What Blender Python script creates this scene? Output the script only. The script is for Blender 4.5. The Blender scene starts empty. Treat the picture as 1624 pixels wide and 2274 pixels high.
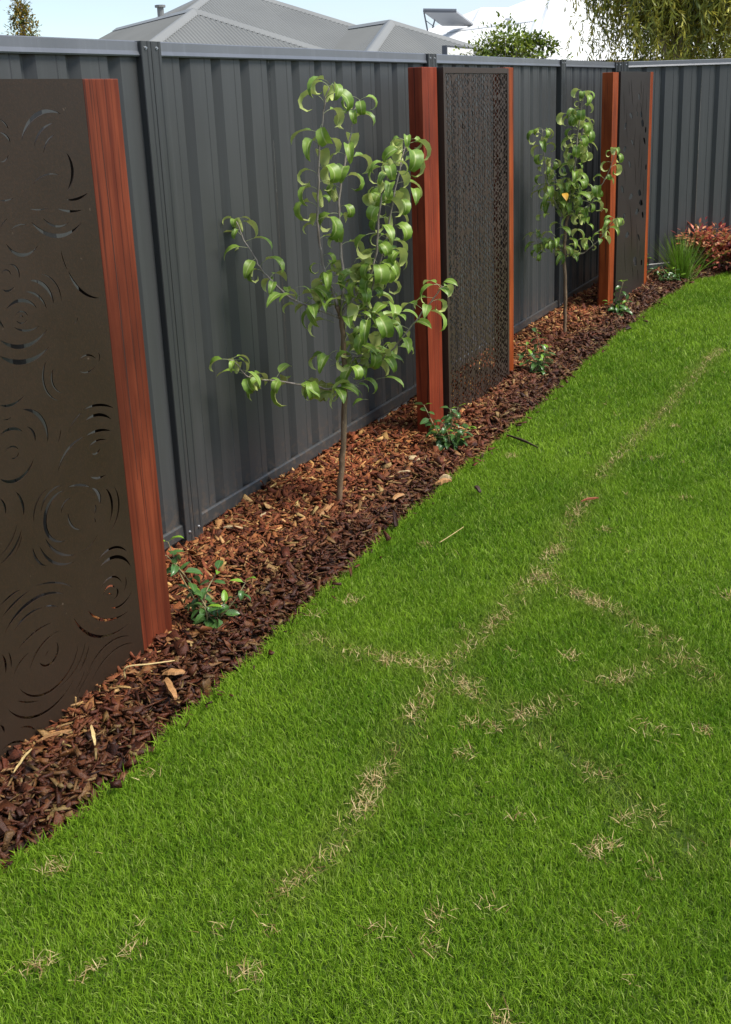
import bpy, bmesh, math, random
import numpy as np
from mathutils import Vector, Matrix
from mathutils.geometry import delaunay_2d_cdt

random.seed(7)
rng = np.random.default_rng(7)
scene = bpy.context.scene
COL = scene.collection

# ------------------------------------------------------------------ camera
EYE = np.array([0.0, 0.0, 1.6])
CAMW = np.array([[0.88040863, 0.09038901, -0.46552172],
                 [0.47258656, -0.24853996, 0.84551158],
                 [-0.03927579, -0.964395, -0.26153336]])   # columns: right, down, forward
cam = bpy.data.cameras.new("camera")
cam_ob = bpy.data.objects.new("camera", cam)
COL.objects.link(cam_ob)
m = Matrix.Identity(4)
for i in range(3):
    m[i][0] = CAMW[i, 0]; m[i][1] = -CAMW[i, 1]; m[i][2] = -CAMW[i, 2]; m[i][3] = EYE[i]
cam_ob.matrix_world = m
cam.sensor_fit = 'VERTICAL'
cam.sensor_height = 36.0
cam.lens = 2250.706 / 2274 * 36.0
cam.shift_y = -(1137 - 830.6) / 2274
cam.clip_start = 0.05
cam.clip_end = 2000
scene.camera = cam_ob

# ------------------------------------------------------------------ light
SUN_EL, SUN_AZ = math.radians(56), math.radians(14)     # azimuth measured from +X towards +Y
w = bpy.data.worlds.new("World"); scene.world = w; w.use_nodes = True
nt = w.node_tree; N = nt.nodes; L = nt.links
N.clear()
out = N.new("ShaderNodeOutputWorld"); bg = N.new("ShaderNodeBackground")
sky = N.new("ShaderNodeTexSky"); sky.sky_type = 'NISHITA'; sky.sun_disc = False
sky.sun_elevation = SUN_EL; sky.sun_rotation = math.pi / 2 - SUN_AZ
sky.air_density = 1.0; sky.dust_density = 0.6; sky.ozone_density = 2.5
tc = N.new("ShaderNodeTexCoord"); mp = N.new("ShaderNodeMapping"); mp.inputs["Scale"].default_value = (1.2, 1.2, 4.0)
nz = N.new("ShaderNodeTexNoise"); nz.inputs["Scale"].default_value = 2.3; nz.inputs["Detail"].default_value = 7; nz.inputs["Roughness"].default_value = 0.62
cr = N.new("ShaderNodeValToRGB"); cr.color_ramp.elements[0].position = 0.30; cr.color_ramp.elements[1].position = 0.64
mx = N.new("ShaderNodeMixRGB"); mx.inputs[2].default_value = (4.0, 4.5, 5.1, 1)
mul = N.new("ShaderNodeMath"); mul.operation = 'MULTIPLY'; mul.inputs[1].default_value = 0.7
L.new(tc.outputs["Generated"], mp.inputs[0]); L.new(mp.outputs[0], nz.inputs["Vector"]); L.new(nz.outputs["Fac"], cr.inputs[0])
L.new(cr.outputs[0], mul.inputs[0]); L.new(mul.outputs[0], mx.inputs[0]); L.new(sky.outputs[0], mx.inputs[1])
L.new(mx.outputs[0], bg.inputs[0]); bg.inputs[1].default_value = 0.05
L.new(bg.outputs[0], out.inputs[0])
sun = bpy.data.lights.new("sun", 'SUN'); sun.energy = 1.5; sun.angle = math.radians(26); sun.color = (1.0, 0.95, 0.86)
sun_ob = bpy.data.objects.new("sun", sun); COL.objects.link(sun_ob)
sd = Vector((math.cos(SUN_EL) * math.cos(SUN_AZ), math.cos(SUN_EL) * math.sin(SUN_AZ), math.sin(SUN_EL)))
sun_ob.rotation_euler = sd.to_track_quat('Z', 'Y').to_euler()
sun_ob.location = (8, -3, 12)
vs = scene.view_settings
vs.view_transform = 'Standard'; vs.look = 'None'; vs.gamma = 1.0; vs.exposure = 2.0; vs.use_curve_mapping = False

# ------------------------------------------------------------------ helpers
def ray(px, py):
    return CAMW @ np.array([px - 812.0, py - 830.6, 2250.706])

def gnd(px, py, z=0.0):
    r = ray(px, py); return EYE + r * ((z - EYE[2]) / r[2])

def at_dist(px, py, d):
    r = ray(px, py); return EYE + r * (d / math.hypot(r[0], r[1]))

def on_x(px, py, x):
    r = ray(px, py); return EYE + r * (x / r[0])

def tag(o, label=None, cat=None, group=None, kind=None):
    if label: o['label'] = label
    if cat: o['category'] = cat
    if group: o['group'] = group
    if kind: o['kind'] = kind
    return o

def empty(name, loc, rz=0.0):
    o = bpy.data.objects.new(name, None); COL.objects.link(o)
    o.location = loc; o.rotation_euler = (0, 0, rz); o.empty_display_size = 0.1
    return o

def link(name, me, parent=None):
    o = bpy.data.objects.new(name, me); COL.objects.link(o)
    if parent: o.parent = parent
    return o

def mesh(name, verts, faces, mats=(), smooth=False, mi=None, col=None):
    me = bpy.data.meshes.new(name)
    me.from_pydata([tuple(map(float, v)) for v in verts], [], [tuple(map(int, f)) for f in faces])
    for mm in (mats if isinstance(mats, (list, tuple)) else [mats]): me.materials.append(mm)
    if mi is not None: me.polygons.foreach_set("material_index", np.asarray(mi, dtype=np.int32))
    if smooth: me.polygons.foreach_set("use_smooth", np.ones(len(me.polygons), dtype=bool))
    if col is not None: set_col(me, col)
    me.update()
    return me

def set_col(me, col):
    a = me.color_attributes.new("tint", 'FLOAT_COLOR', 'POINT')
    c = np.ones((len(me.vertices), 4), dtype=np.float32); col = np.asarray(col, dtype=np.float32); c[:, :col.shape[1]] = col
    a.data.foreach_set("color", c.ravel())

def big_mesh(name, V, tris, mat, col=None, smooth=False):
    """fast triangle mesh from numpy arrays"""
    me = bpy.data.meshes.new(name)
    V = np.asarray(V, dtype=np.float32); tris = np.asarray(tris, dtype=np.int32)
    me.vertices.add(len(V)); me.vertices.foreach_set("co", V.ravel())
    me.loops.add(tris.size); me.loops.foreach_set("vertex_index", tris.ravel())
    me.polygons.add(len(tris))
    me.polygons.foreach_set("loop_start", np.arange(0, tris.size, 3, dtype=np.int32))
    me.polygons.foreach_set("loop_total", np.full(len(tris), 3, dtype=np.int32))
    if smooth: me.polygons.foreach_set("use_smooth", np.ones(len(tris), dtype=bool))
    me.materials.append(mat)
    me.update(calc_edges=True)
    if col is not None: set_col(me, col)
    return me

class MB:
    """collects shapes into one mesh"""
    def __init__(s): s.v = []; s.f = []
    def add(s, v, f):
        n = len(s.v); s.v += [tuple(map(float, p)) for p in v]; s.f += [tuple(int(i) + n for i in q) for q in f]
    def box(s, lo, hi, b=0.0):
        (x0, y0, z0), (x1, y1, z1) = lo, hi
        if b <= 0:
            s.add([(x0, y0, z0), (x1, y0, z0), (x1, y1, z0), (x0, y1, z0), (x0, y0, z1), (x1, y0, z1), (x1, y1, z1), (x0, y1, z1)],
                  [(0, 3, 2, 1), (4, 5, 6, 7), (0, 1, 5, 4), (1, 2, 6, 5), (2, 3, 7, 6), (3, 0, 4, 7)])
        else:
            bm = bmesh.new()
            bmesh.ops.create_cube(bm, size=1)
            for q in bm.verts:
                q.co = ((x0 + x1) / 2 + q.co.x * (x1 - x0), (y0 + y1) / 2 + q.co.y * (y1 - y0), (z0 + z1) / 2 + q.co.z * (z1 - z0))
            bmesh.ops.bevel(bm, geom=bm.edges[:], offset=b, segments=2, affect='EDGES', profile=0.6)
            bm.verts.index_update()
            s.add([q.co[:] for q in bm.verts], [[q.index for q in f.verts] for f in bm.faces]); bm.free()
    def tube(s, pts, rads, n=6, cap=True):
        pts = [Vector(p) for p in pts]; rings = []
        ref = Vector((0.31, 0.17, 0.94)).normalized()
        for i, p in enumerate(pts):
            d = (pts[min(i + 1, len(pts) - 1)] - pts[max(i - 1, 0)])
            d = d.normalized() if d.length > 1e-9 else Vector((0, 0, 1))
            a = d.cross(ref)
            if a.length < 0.05: a = d.cross(Vector((1, 0, 0)))
            a.normalize(); b2 = d.cross(a)
            r = rads[i] if hasattr(rads, '__len__') else rads
            rings.append([p + (a * math.cos(t) + b2 * math.sin(t)) * r for t in [2 * math.pi * k / n for k in range(n)]])
        v = [q for R in rings for q in R]; f = []
        for i in range(len(pts) - 1):
            for k in range(n):
                f.append((i * n + k, i * n + (k + 1) % n, (i + 1) * n + (k + 1) % n, (i + 1) * n + k))
        if cap: f.append(tuple(range(n))[::-1]); f.append(tuple((len(pts) - 1) * n + k for k in range(n)))
        s.add(v, f)
    def mesh(s, name, mat, smooth=False): return mesh(name, s.v, s.f, mat, smooth)
    def build(s, name, mat, parent=None, smooth=False): return link(name, s.mesh(name, mat, smooth), parent)

def spline(pts, n):
    """Catmull-Rom resample"""
    P = [np.array(p, float) for p in pts]
    if len(P) == 2: return [P[0] + (P[1] - P[0]) * t for t in np.linspace(0, 1, n)]
    P = [2 * P[0] - P[1]] + P + [2 * P[-1] - P[-2]]
    out = []
    for t in np.linspace(0, len(P) - 3 - 1e-6, n):
        i = int(t); u = t - i; a, b, c, d = P[i:i + 4]
        out.append(0.5 * ((2 * b) + (-a + c) * u + (2 * a - 5 * b + 4 * c - d) * u * u + (-a + 3 * b - 3 * c + d) * u ** 3))
    return out

# ------------------------------------------------------------------ materials
def new_mat(name):
    mt = bpy.data.materials.new(name); mt.use_nodes = True
    nt = mt.node_tree; b = nt.nodes["Principled BSDF"]
    return mt, nt, b

def nod(nt, typ, **kw):
    n = nt.nodes.new(typ)
    for k, v in kw.items():
        if k in n.inputs: n.inputs[k].default_value = v
        else: setattr(n, k, v)
    return n

def coords(nt, scale=(1, 1, 1), kind="Object"):
    t = nod(nt, "ShaderNodeTexCoord"); mpp = nod(nt, "ShaderNodeMapping"); mpp.inputs["Scale"].default_value = scale
    nt.links.new(t.outputs[kind], mpp.inputs[0]); return mpp.outputs[0]

def ramp(nt, src, stops):
    r = nod(nt, "ShaderNodeValToRGB"); e = r.color_ramp.elements
    while len(e) < len(stops): e.new(0.5)
    for k, (p, c) in enumerate(stops): e[k].position = p; e[k].color = (*c, 1) if len(c) == 3 else c
    nt.links.new(src, r.inputs[0]); return r.outputs[0]

def noise(nt, vec, scale, detail=4, rough=0.55, dist=0.0):
    n = nod(nt, "ShaderNodeTexNoise", Scale=scale, Detail=detail, Roughness=rough, Distortion=dist)
    nt.links.new(vec, n.inputs["Vector"]); return n.outputs["Fac"]

def bump(nt, b, h, strength=0.3, dist=0.01):
    bp = nod(nt, "ShaderNodeBump", Strength=strength, Distance=dist)
    nt.links.new(h, bp.inputs["Height"]); nt.links.new(bp.outputs[0], b.inputs["Normal"])

def mixc(nt, fac, a, b, mode='MIX'):
    x = nod(nt, "ShaderNodeMixRGB", blend_type=mode)
    for k, q in ((0, fac), (1, a), (2, b)):
        if isinstance(q, (int, float)): x.inputs[k].default_value = q
        elif isinstance(q, tuple): x.inputs[k].default_value = (*q, 1)
        else: nt.links.new(q, x.inputs[k])
    return x.outputs[0]

def steel(name, c, rough=0.42, spec=0.5, streak=.06):
    mt, nt, b = new_mat(name)
    v = coords(nt, (1, 1, 0.25)); n1 = noise(nt, v, 3.0, 5, 0.6); n2 = noise(nt, coords(nt, (60, 60, 1.2)), 4, 3)
    base = ramp(nt, n1, [(0.3, tuple(x * 0.88 for x in c)), (0.7, tuple(x * 1.1 for x in c))])
    st = noise(nt, coords(nt, (26, 26, .7)), 2.0, 4, .6)                      # rain streaks and dust
    base = mixc(nt, ramp(nt, st, [(0.52, (0, 0, 0)), (0.8, (0.35,) * 3)]), base, tuple(x * 1.5 + .012 for x in c))
    geo = nod(nt, "ShaderNodeTexCoord"); sx = nod(nt, "ShaderNodeSeparateXYZ"); nt.links.new(geo.outputs["Object"], sx.inputs[0])
    spl = ramp(nt, noise(nt, coords(nt), 34, 5, .7), [(0.5, (0, 0, 0)), (0.62, (1, 1, 1))])
    low = ramp(nt, sx.outputs["Z"], [(0.05, (.55,) * 3), (0.26, (0, 0, 0))])
    base = mixc(nt, mixc(nt, 1.0, spl, low, 'MULTIPLY'), base, (0.12, 0.085, 0.06))   # soil splash
    nt.links.new(base, b.inputs["Base Color"])
    rr = ramp(nt, n2, [(0.2, (rough - streak,) * 3), (0.8, (rough + streak,) * 3)]); nt.links.new(rr, b.inputs["Roughness"])
    b.inputs["Specular IOR Level"].default_value = spec
    bump(nt, b, noise(nt, coords(nt, (1, 1, .35)), 5, 2), 0.22, 0.012)
    return mt

M_SHEET = steel("fence_steel", (0.0465, 0.0476, 0.0482), 0.42)
M_RAIL = steel("rail_steel", (0.1062, 0.1122, 0.1275), 0.30, 0.7, 0.0)  # lighter, bluish base colour stands in for sky reflected by the top rail
M_POST = steel("post_steel", (0.0384, 0.0400, 0.0408), 0.38)
M_ZINC, _nt, _b = new_mat("screw_zinc"); _b.inputs["Base Color"].default_value = (0.45, 0.46, 0.48, 1); _b.inputs["Metallic"].default_value = 0.8; _b.inputs["Roughness"].default_value = 0.35

def timber(name, c0, c1, seed=0.0):
    mt, nt, b = new_mat(name)
    t = nod(nt, "ShaderNodeTexCoord"); mpp = nod(nt, "ShaderNodeMapping"); mpp.inputs["Scale"].default_value = (16, 16, 0.55); mpp.inputs["Location"].default_value = (seed, seed * 2, seed * .3)
    nt.links.new(t.outputs["Object"], mpp.inputs[0]); v = mpp.outputs[0]
    g = noise(nt, v, 2.2, 6, 0.62, 0.4); blot = noise(nt, coords(nt, (4, 4, 1.6)), 1.6, 3)
    mp2 = nod(nt, "ShaderNodeMapping"); mp2.inputs["Scale"].default_value = (50, 50, 0.8); nt.links.new(t.outputs["Object"], mp2.inputs[0])
    fine = noise(nt, mp2.outputs[0], 2.0, 3, 0.5, 0.3)
    c = ramp(nt, g, [(0.36, c0), (0.62, c1)])
    c = mixc(nt, ramp(nt, blot, [(0.35, (0, 0, 0)), (0.7, (0.75,) * 3)]), c, tuple(x * 0.55 for x in c0))
    streak = ramp(nt, fine, [(0.33, (1, 1, 1)), (0.42, (0, 0, 0))])
    c = mixc(nt, mixc(nt, 0.75, (0, 0, 0), streak), c, (0.03, 0.009, 0.006))
    nt.links.new(c, b.inputs["Base Color"]); b.inputs["Roughness"].default_value = 0.55
    b.inputs["Specular IOR Level"].default_value = 0.2
    bump(nt, b, fine, 0.35, 0.004)
    return mt

M_TIMBER1 = timber("jarrah_dark", (0.1048, 0.0200, 0.0090), (0.1947, 0.0429, 0.0179), 3.1)
M_TIMBER2 = timber("jarrah_red", (0.1733, 0.0238, 0.0091), (0.2918, 0.0547, 0.0200), 9.7)
M_TIMBER3 = timber("jarrah_orange", (0.2145, 0.0343, 0.0060), (0.3432, 0.0755, 0.0163), 5.3)
M_CRACK, _nt, _b = new_mat("timber_split"); _b.inputs["Base Color"].default_value = (0.018, 0.008, 0.006, 1); _b.inputs["Roughness"].default_value = 0.9

def rust(name, c, speck=0.5):
    mt, nt, b = new_mat(name)
    v = coords(nt)
    n1 = noise(nt, v, 2.2, 5, 0.6); n2 = noise(nt, v, 160, 3, 0.7); n3 = noise(nt, v, 55, 2, 0.5)
    base = ramp(nt, n1, [(0.3, tuple(x * 0.85 for x in c)), (0.7, tuple(x * 1.18 for x in c))])
    base = mixc(nt, ramp(nt, n2, [(0.45, (0, 0, 0)), (0.75, (speck,) * 3)]), base, (c[0] * 2.1, c[1] * 1.7, c[2] * 1.4))
    base = mixc(nt, ramp(nt, n3, [(0.76, (0, 0, 0)), (0.80, (0.4,) * 3)]), base, (0.16, 0.12, 0.09))
    nt.links.new(base, b.inputs["Base Color"])
    nt.links.new(ramp(nt, n1, [(0.3, (0.40,) * 3), (0.7, (0.52,) * 3)]), b.inputs["Roughness"])
    b.inputs['Specular IOR Level'].default_value = 0.35
    bump(nt, b, n2, 0.12, 0.003)
    return mt

M_RUST = rust("rust_powdercoat", (0.0225, 0.0135, 0.0080))
M_RUST2 = rust("perforated_powdercoat", (0.0374, 0.0247, 0.0187), 0.3)
M_RUST3 = rust("dark_bronze_powdercoat", (0.0204, 0.0153, 0.0127))

def tinted(name, rough=0.5, transl=0.0, spec=0.4, backmul=None, wet=False):
    """colour comes from the per-vertex tint (the thing's own colour)"""
    mt, nt, b = new_mat(name)
    at = nod(nt, "ShaderNodeVertexColor", layer_name="tint"); c = at.outputs["Color"]
    if backmul:
        g = nod(nt, "ShaderNodeNewGeometry"); c = mixc(nt, g.outputs["Backfacing"], c, backmul)
    if wet:
        c = mixc(nt, 1.0, c, ramp(nt, noise(nt, coords(nt), 190, 4, .7), [(0.3, (.45,) * 3), (0.7, (1.3,) * 3)]), 'MULTIPLY')
    nt.links.new(c, b.inputs["Base Color"]); b.inputs["Roughness"].default_value = rough; b.inputs["Specular IOR Level"].default_value = spec
    if wet:
        nt.links.new(at.outputs["Alpha"], b.inputs["Roughness"])
        bump(nt, b, noise(nt, coords(nt, (1, 1, 1)), 300, 3), 0.6, 0.004)
    if transl > 0:
        tr = nod(nt, "ShaderNodeBsdfTranslucent"); nt.links.new(c, tr.inputs[0]); ms = nod(nt, "ShaderNodeMixShader"); ms.inputs[0].default_value = transl
        o = nt.nodes["Material Output"]; nt.links.new(b.outputs[0], ms.inputs[1]); nt.links.new(tr.outputs[0], ms.inputs[2]); nt.links.new(ms.outputs[0], o.inputs[0])
    return mt

M_GRASS = tinted("grass_blade", 0.6, 0.35, 0.12)
M_DRY = tinted("dry_blade", 0.7, 0.2, 0.2)
M_CHIP = tinted("bark_chip", 0.6, 0.0, 0.3, wet=True)
M_FOL = tinted("foliage", 0.5, 0.25, 0.4)

def leaf_mat(name, top, top2, under, vein, rough=0.32, transl=0.22):
    mt, nt, b = new_mat(name)
    at = nod(nt, "ShaderNodeVertexColor", layer_name="tint")       # red channel: distance from the midrib
    sp = nod(nt, "ShaderNodeSeparateColor"); nt.links.new(at.outputs["Color"], sp.inputs[0])
    oi = nod(nt, "ShaderNodeObjectInfo"); g = nod(nt, "ShaderNodeNewGeometry")
    c = mixc(nt, oi.outputs["Random"], top, top2)
    n = noise(nt, coords(nt), 45, 3); c = mixc(nt, ramp(nt, n, [(0.35, (0, 0, 0)), (0.7, (0.5,) * 3)]), c, tuple(x * 1.5 for x in top2))
    c = mixc(nt, ramp(nt, sp.outputs[0], [(0.0, (0.9,) * 3), (0.16, (0, 0, 0))]), c, vein)
    u = mixc(nt, oi.outputs["Random"], under, tuple(x * 0.8 for x in under))
    c = mixc(nt, g.outputs["Backfacing"], c, u)
    nt.links.new(c, b.inputs["Base Color"]); b.inputs["Specular IOR Level"].default_value = 0.45
    nt.links.new(ramp(nt, g.outputs["Backfacing"], [(0, (rough,) * 3), (1, (0.6,) * 3)]), b.inputs["Roughness"])
    tr = nod(nt, "ShaderNodeBsdfTranslucent"); nt.links.new(c, tr.inputs[0]); ms = nod(nt, "ShaderNodeMixShader"); ms.inputs[0].default_value = transl
    o = nt.nodes["Material Output"]; nt.links.new(b.outputs[0], ms.inputs[1]); nt.links.new(tr.outputs[0], ms.inputs[2]); nt.links.new(ms.outputs[0], o.inputs[0])
    return mt

M_PEAR = leaf_mat("pear_leaf", (0.085, 0.165, 0.019), (0.180, 0.275, 0.036), (0.46, 0.52, 0.16), (0.42, 0.48, 0.18), 0.42)
M_PEAR_Y = leaf_mat("yellowed_leaf", (0.55, 0.30, 0.03), (0.50, 0.26, 0.03), (0.45, 0.28, 0.05), (0.6, 0.4, 0.1), 0.45)
M_SHRUB = leaf_mat("shrub_leaf", (0.032, 0.080, 0.020), (0.055, 0.115, 0.026), (0.14, 0.21, 0.07), (0.10, 0.19, 0.07), 0.28, 0.1)
M_SHRUB_N = leaf_mat("new_shoot_leaf", (0.20, 0.36, 0.02), (0.16, 0.30, 0.03), (0.24, 0.36, 0.06), (0.3, 0.42, 0.1), 0.35, 0.3)
M_PETIOLE, _nt, _b = new_mat("petiole"); _b.inputs["Base Color"].default_value = (0.27, 0.30, 0.14, 1); _b.inputs["Roughness"].default_value = 0.5

def bark(name, a, b_, scale=1.0):
    mt, nt, b = new_mat(name)
    n1 = noise(nt, coords(nt, (8, 8, 2.2)), 3.5 * scale, 5, 0.6); n2 = noise(nt, coords(nt, (40, 40, 14)), 3 * scale, 4, 0.6)
    c = ramp(nt, n1, [(0.32, a), (0.70, b_)])
    c = mixc(nt, ramp(nt, n2, [(0.58, (0, 0, 0)), (0.68, (0.6,) * 3)]), c, tuple(min(1, x * 1.8) for x in b_))
    nt.links.new(c, b.inputs["Base Color"]); b.inputs["Roughness"].default_value = 0.6
    bump(nt, b, n2, 0.4, 0.004)
    return mt
M_TRUNK = bark("young_trunk", (0.12, 0.066, 0.036), (0.25, 0.165, 0.095))
M_TWIG = bark("grey_twig", (0.17, 0.13, 0.11), (0.36, 0.31, 0.27))
M_STEM = bark("green_stem", (0.16, 0.12, 0.05), (0.27, 0.22, 0.10))
M_OLD = bark("old_bark", (0.15, 0.12, 0.09), (0.32, 0.27, 0.22), .4)

# ------------------------------------------------------------------ ground, bed, lawn
LAWN_EDGE = [(-1.60, -6), (-1.60, 0.5), (-1.615, 1.2), (-1.595, 1.57), (-1.615, 1.9), (-1.63, 2.55), (-1.645, 3.0), (-1.66, 3.66), (-1.65, 4.28),
             (-1.655, 4.8), (-1.675, 5.6), (-1.69, 6.8), (-1.68, 7.85), (-1.61, 8.78), (-1.37, 9.25), (-0.80, 9.82), (0.6, 11.28), (4.6, 15.55)]
_e = np.array(LAWN_EDGE)
def edge_x(y):
    y = np.asarray(y, float)
    return np.interp(y, _e[:, 1], _e[:, 0]) + .007 * np.sin(9.3 * y) + .006 * np.sin(23.1 * y + 1) + .004 * np.sin(51 * y + 2)
FD = np.array([0.68, 0.7332]); FD /= np.linalg.norm(FD)          # direction of the far fence
CORNER = np.array([-2.32, 8.76])

def plain(name, c0, c1, scale, rough=0.9, bmp=0.5, bd=0.01):
    mt, nt, b = new_mat(name)
    v = coords(nt); n1 = noise(nt, v, scale, 6, 0.65); n2 = noise(nt, v, scale * 9, 3, 0.6)
    nt.links.new(ramp(nt, n1, [(0.3, c0), (0.7, c1)]), b.inputs["Base Color"]); b.inputs["Roughness"].default_value = rough
    b.inputs["Specular IOR Level"].default_value = 0.2
    bump(nt, b, n2, bmp, bd); return mt
M_EARTH = plain("sandy_earth", (0.16, 0.12, 0.08), (0.26, 0.20, 0.14), 0.6)
M_BEDSOIL = plain("bed_soil", (0.018, 0.010, 0.007), (0.05, 0.026, 0.016), 14)
M_TURF = plain("turf_soil", (0.030, 0.060, 0.008), (0.055, 0.095, 0.014), 9)

g = link("ground", mesh("ground", [(-300, -300, -.13), (300, -300, -.13), (300, 300, -.13), (-300, 300, -.13)], [(0, 1, 2, 3)], M_EARTH)); tag(g, kind='structure')

def bed_z(x, y):
    d = np.clip((edge_x(y) - x) / 0.12, 0, 1)
    base = -0.035 + 0.045 * d
    return base + 0.012 * np.sin(3.1 * y + 4 * x) * d + 0.010 * np.sin(7.3 * y - 9 * x + 1) * d - 0.012 * np.exp(-((x + 1.9) / .15) ** 2) * d * (np.asarray(y) < 2.1)

# bed grid : from under the fence to just under the lawn edge
ys = np.concatenate([np.arange(-3, 9.6, 0.06)]); us = np.linspace(0, 1, 22)
V = []; F = []
for y in ys:
    xl = -2.40 if y < 8.7 else -2.40 + (y - 8.7) * 0.9
    xr = edge_x(y) + 0.06
    for u in us:
        x = xl + (xr - xl) * u; V.append((x, y, float(bed_z(np.array(x), np.array(y)))))
nu = len(us)
for j in range(len(ys) - 1):
    for i in range(nu - 1): F.append((j * nu + i, j * nu + i + 1, (j + 1) * nu + i + 1, (j + 1) * nu + i))
# strip of bed along the far fence
k0 = len(V)
ss = np.arange(0.9, 8.4, 0.08)
for s_ in ss:
    p = CORNER + FD * s_; nrm = np.array([FD[1], -FD[0]])
    for u in np.linspace(-0.08, 0.62, 10):
        q = p + nrm * u; V.append((q[0], q[1], -0.004 + 0.01 * math.sin(5 * s_ + 7 * u)))
for j in range(len(ss) - 1):
    for i in range(9): F.append((k0 + j * 10 + i, k0 + (j + 1) * 10 + i, k0 + (j + 1) * 10 + i + 1, k0 + j * 10 + i + 1))
o = link("mulch_bed", mesh("mulch_bed", V, F, M_BEDSOIL, True)); tag(o, kind='structure')

bm = bmesh.new()
poly = [bm.verts.new((x, y, 0.0)) for x, y in LAWN_EDGE] + [bm.verts.new((14, 15.55, 0)), bm.verts.new((14, -6, 0))]
f = bm.faces.new(poly)
r = bmesh.ops.extrude_face_region(bm, geom=[f]); 
for q in r['geom']:
    if isinstance(q, bmesh.types.BMVert): q.co.z = -0.12
bmesh.ops.recalc_face_normals(bm, faces=bm.faces)
me = bpy.data.meshes.new("lawn"); bm.to_mesh(me); bm.free(); me.materials.append(M_TURF)
o = link("lawn", me); tag(o, kind='structure')

# ------------------------------------------------------------------ fences
PITCH = 0.184
def profile(u_list_pitch, phase):
    pass
PROF = [(0.0, 0.0), (0.026, 0.0), (0.029, 0.0022), (0.032, 0.0), (0.113, 0.0), (0.141, -0.025), (0.162, -0.025), (0.175, 0.0)]   # one rib of the sheet

def sheet(parent, xa, xb, phase, z0, z1, zsec=1):
    """corrugated sheet between xa and xb (local x), ribs in phase"""
    pts = []
    k = math.floor((xa - phase) / PITCH) - 1
    while phase + k * PITCH < xb + PITCH:
        for (a, d) in PROF:
            pts.append((phase + k * PITCH + a, d))
        k += 1
    xs = np.array([p[0] for p in pts]); dsx = np.array([p[1] for p in pts])
    inner = [(x, d) for x, d in pts if xa < x < xb]
    prof = [(xa, float(np.interp(xa, xs, dsx)))] + inner + [(xb, float(np.interp(xb, xs, dsx)))]
    v = []; f = []
    for x, d in prof: v += [(x, -0.014 + d, z0), (x, -0.014 + d, z1)]
    for i in range(len(prof) - 1): f.append((2 * i, 2 * i + 2, 2 * i + 3, 2 * i + 1))
    n = len(v)
    v += [(p[0], p[1] - 0.0012, p[2]) for p in v[:n]]
    f += [tuple(j + n for j in q[::-1]) for q in f[:]]
    return link("fence_sheet", mesh("fence_sheet", v, f, M_SHEET), parent)

def extr(prof, x0, x1):
    """closed (y,z) profile along local x"""
    n = len(prof); v = [(x0, a, b) for a, b in prof] + [(x1, a, b) for a, b in prof]
    f = [(i, (i + 1) % n, n + (i + 1) % n, n + i) for i in range(n)] + [tuple(range(n))[::-1], tuple(range(n, 2 * n))]
    return v, f
TOP = 1.817
TOP_PROF = [(-0.052, TOP - .050), (-0.049, TOP - .050), (-0.049, TOP - .004), (-0.003, TOP - .004), (-0.003, TOP - .050), (0.000, TOP - .051),
            (0.003, TOP - .046), (-0.006, TOP - .026), (-0.004, TOP - .022), (-0.013, TOP - .004), (-0.018, TOP), (-0.036, TOP), (-0.047, TOP - .006), (-0.052, TOP - .026)]
BOT_PROF = [(-0.052, 0.034), (0.0, 0.034), (0.002, 0.038), (-0.001, 0.082), (-0.006, 0.088), (-0.0125, 0.088), (-0.0125, 0.05), (-0.047, 0.05), (-0.047, 0.088), (-0.052, 0.086)]

def half_post_profile(s):
    # C-channel half seen in plan: returns (x,y) closed outline ; s=+1 right half, -1 left half
    return [(s * 0.0015, 0.010), (s * 0.010, 0.012), (s * 0.018, 0.012), (s * 0.021, 0.009), (s * 0.036, 0.009), (s * 0.039, 0.012), (s * 0.049, 0.012), (s * 0.051, 0.009), (s * 0.051, -0.062), (s * 0.0015, -0.062)]

def fence(name, origin, rz, posts, phases, label, sides=(True, True), post_halves=None, nsheet=3):
    root = empty(name, (origin[0], origin[1], 0), rz)
    tag(root, label, 'fence')
    for k in range(len(posts) - 1):
        a, b = posts[k] + 0.051, posts[k + 1] - 0.051
        if post_halves and k == 0 and post_halves[0] == 'L': a = posts[k] + 0.001
        v, f = extr(TOP_PROF, a - 0.02, b + 0.02); link("top_rail", mesh("top_rail", v, f, M_RAIL), root)
        v, f = extr(BOT_PROF, a - 0.02, b + 0.02); link("bottom_rail", mesh("bottom_rail", v, f, M_POST), root)
        n = max(1, round((b - a) / 0.75)); e = np.linspace(a, b, n + 1)
        for j in range(n): sheet(root, e[j] + (0.001 if j else 0), e[j + 1], phases[k], 0.052, TOP - 0.006)
    for k, x in enumerate(posts):
        pm = MB()
        hs = (-1, 1)
        if post_halves and k == 0: hs = (1,) if post_halves[0] == 'R' else (-1,)
        for s in hs:
            pr = half_post_profile(s)
            if s < 0: pr = pr[::-1]
            n = len(pr)
            pm.add([(x + a, b, -0.15) for a, b in pr] + [(x + a, b, TOP - .002) for a, b in pr],
                   [(i, (i + 1) % n, n + (i + 1) % n, n + i) for i in range(n)] + [tuple(range(n))[::-1], tuple(range(n, 2 * n))])
        p = pm.build("fence_post", M_POST, root)
        for s in hs:
            for z in (TOP - 0.024, 0.052):
                sm = MB(); sm.tube([(x + s * 0.028, 0.008, z), (x + s * 0.028, 0.0115, z)], [0.0055, 0.0055], 8); sm.tube([(x + s * 0.028, 0.0113, z), (x + s * 0.028, 0.0155, z)], [0.0036, 0.003], 6)
                sm.build("screw", M_ZINC, p)
    return root

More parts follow.
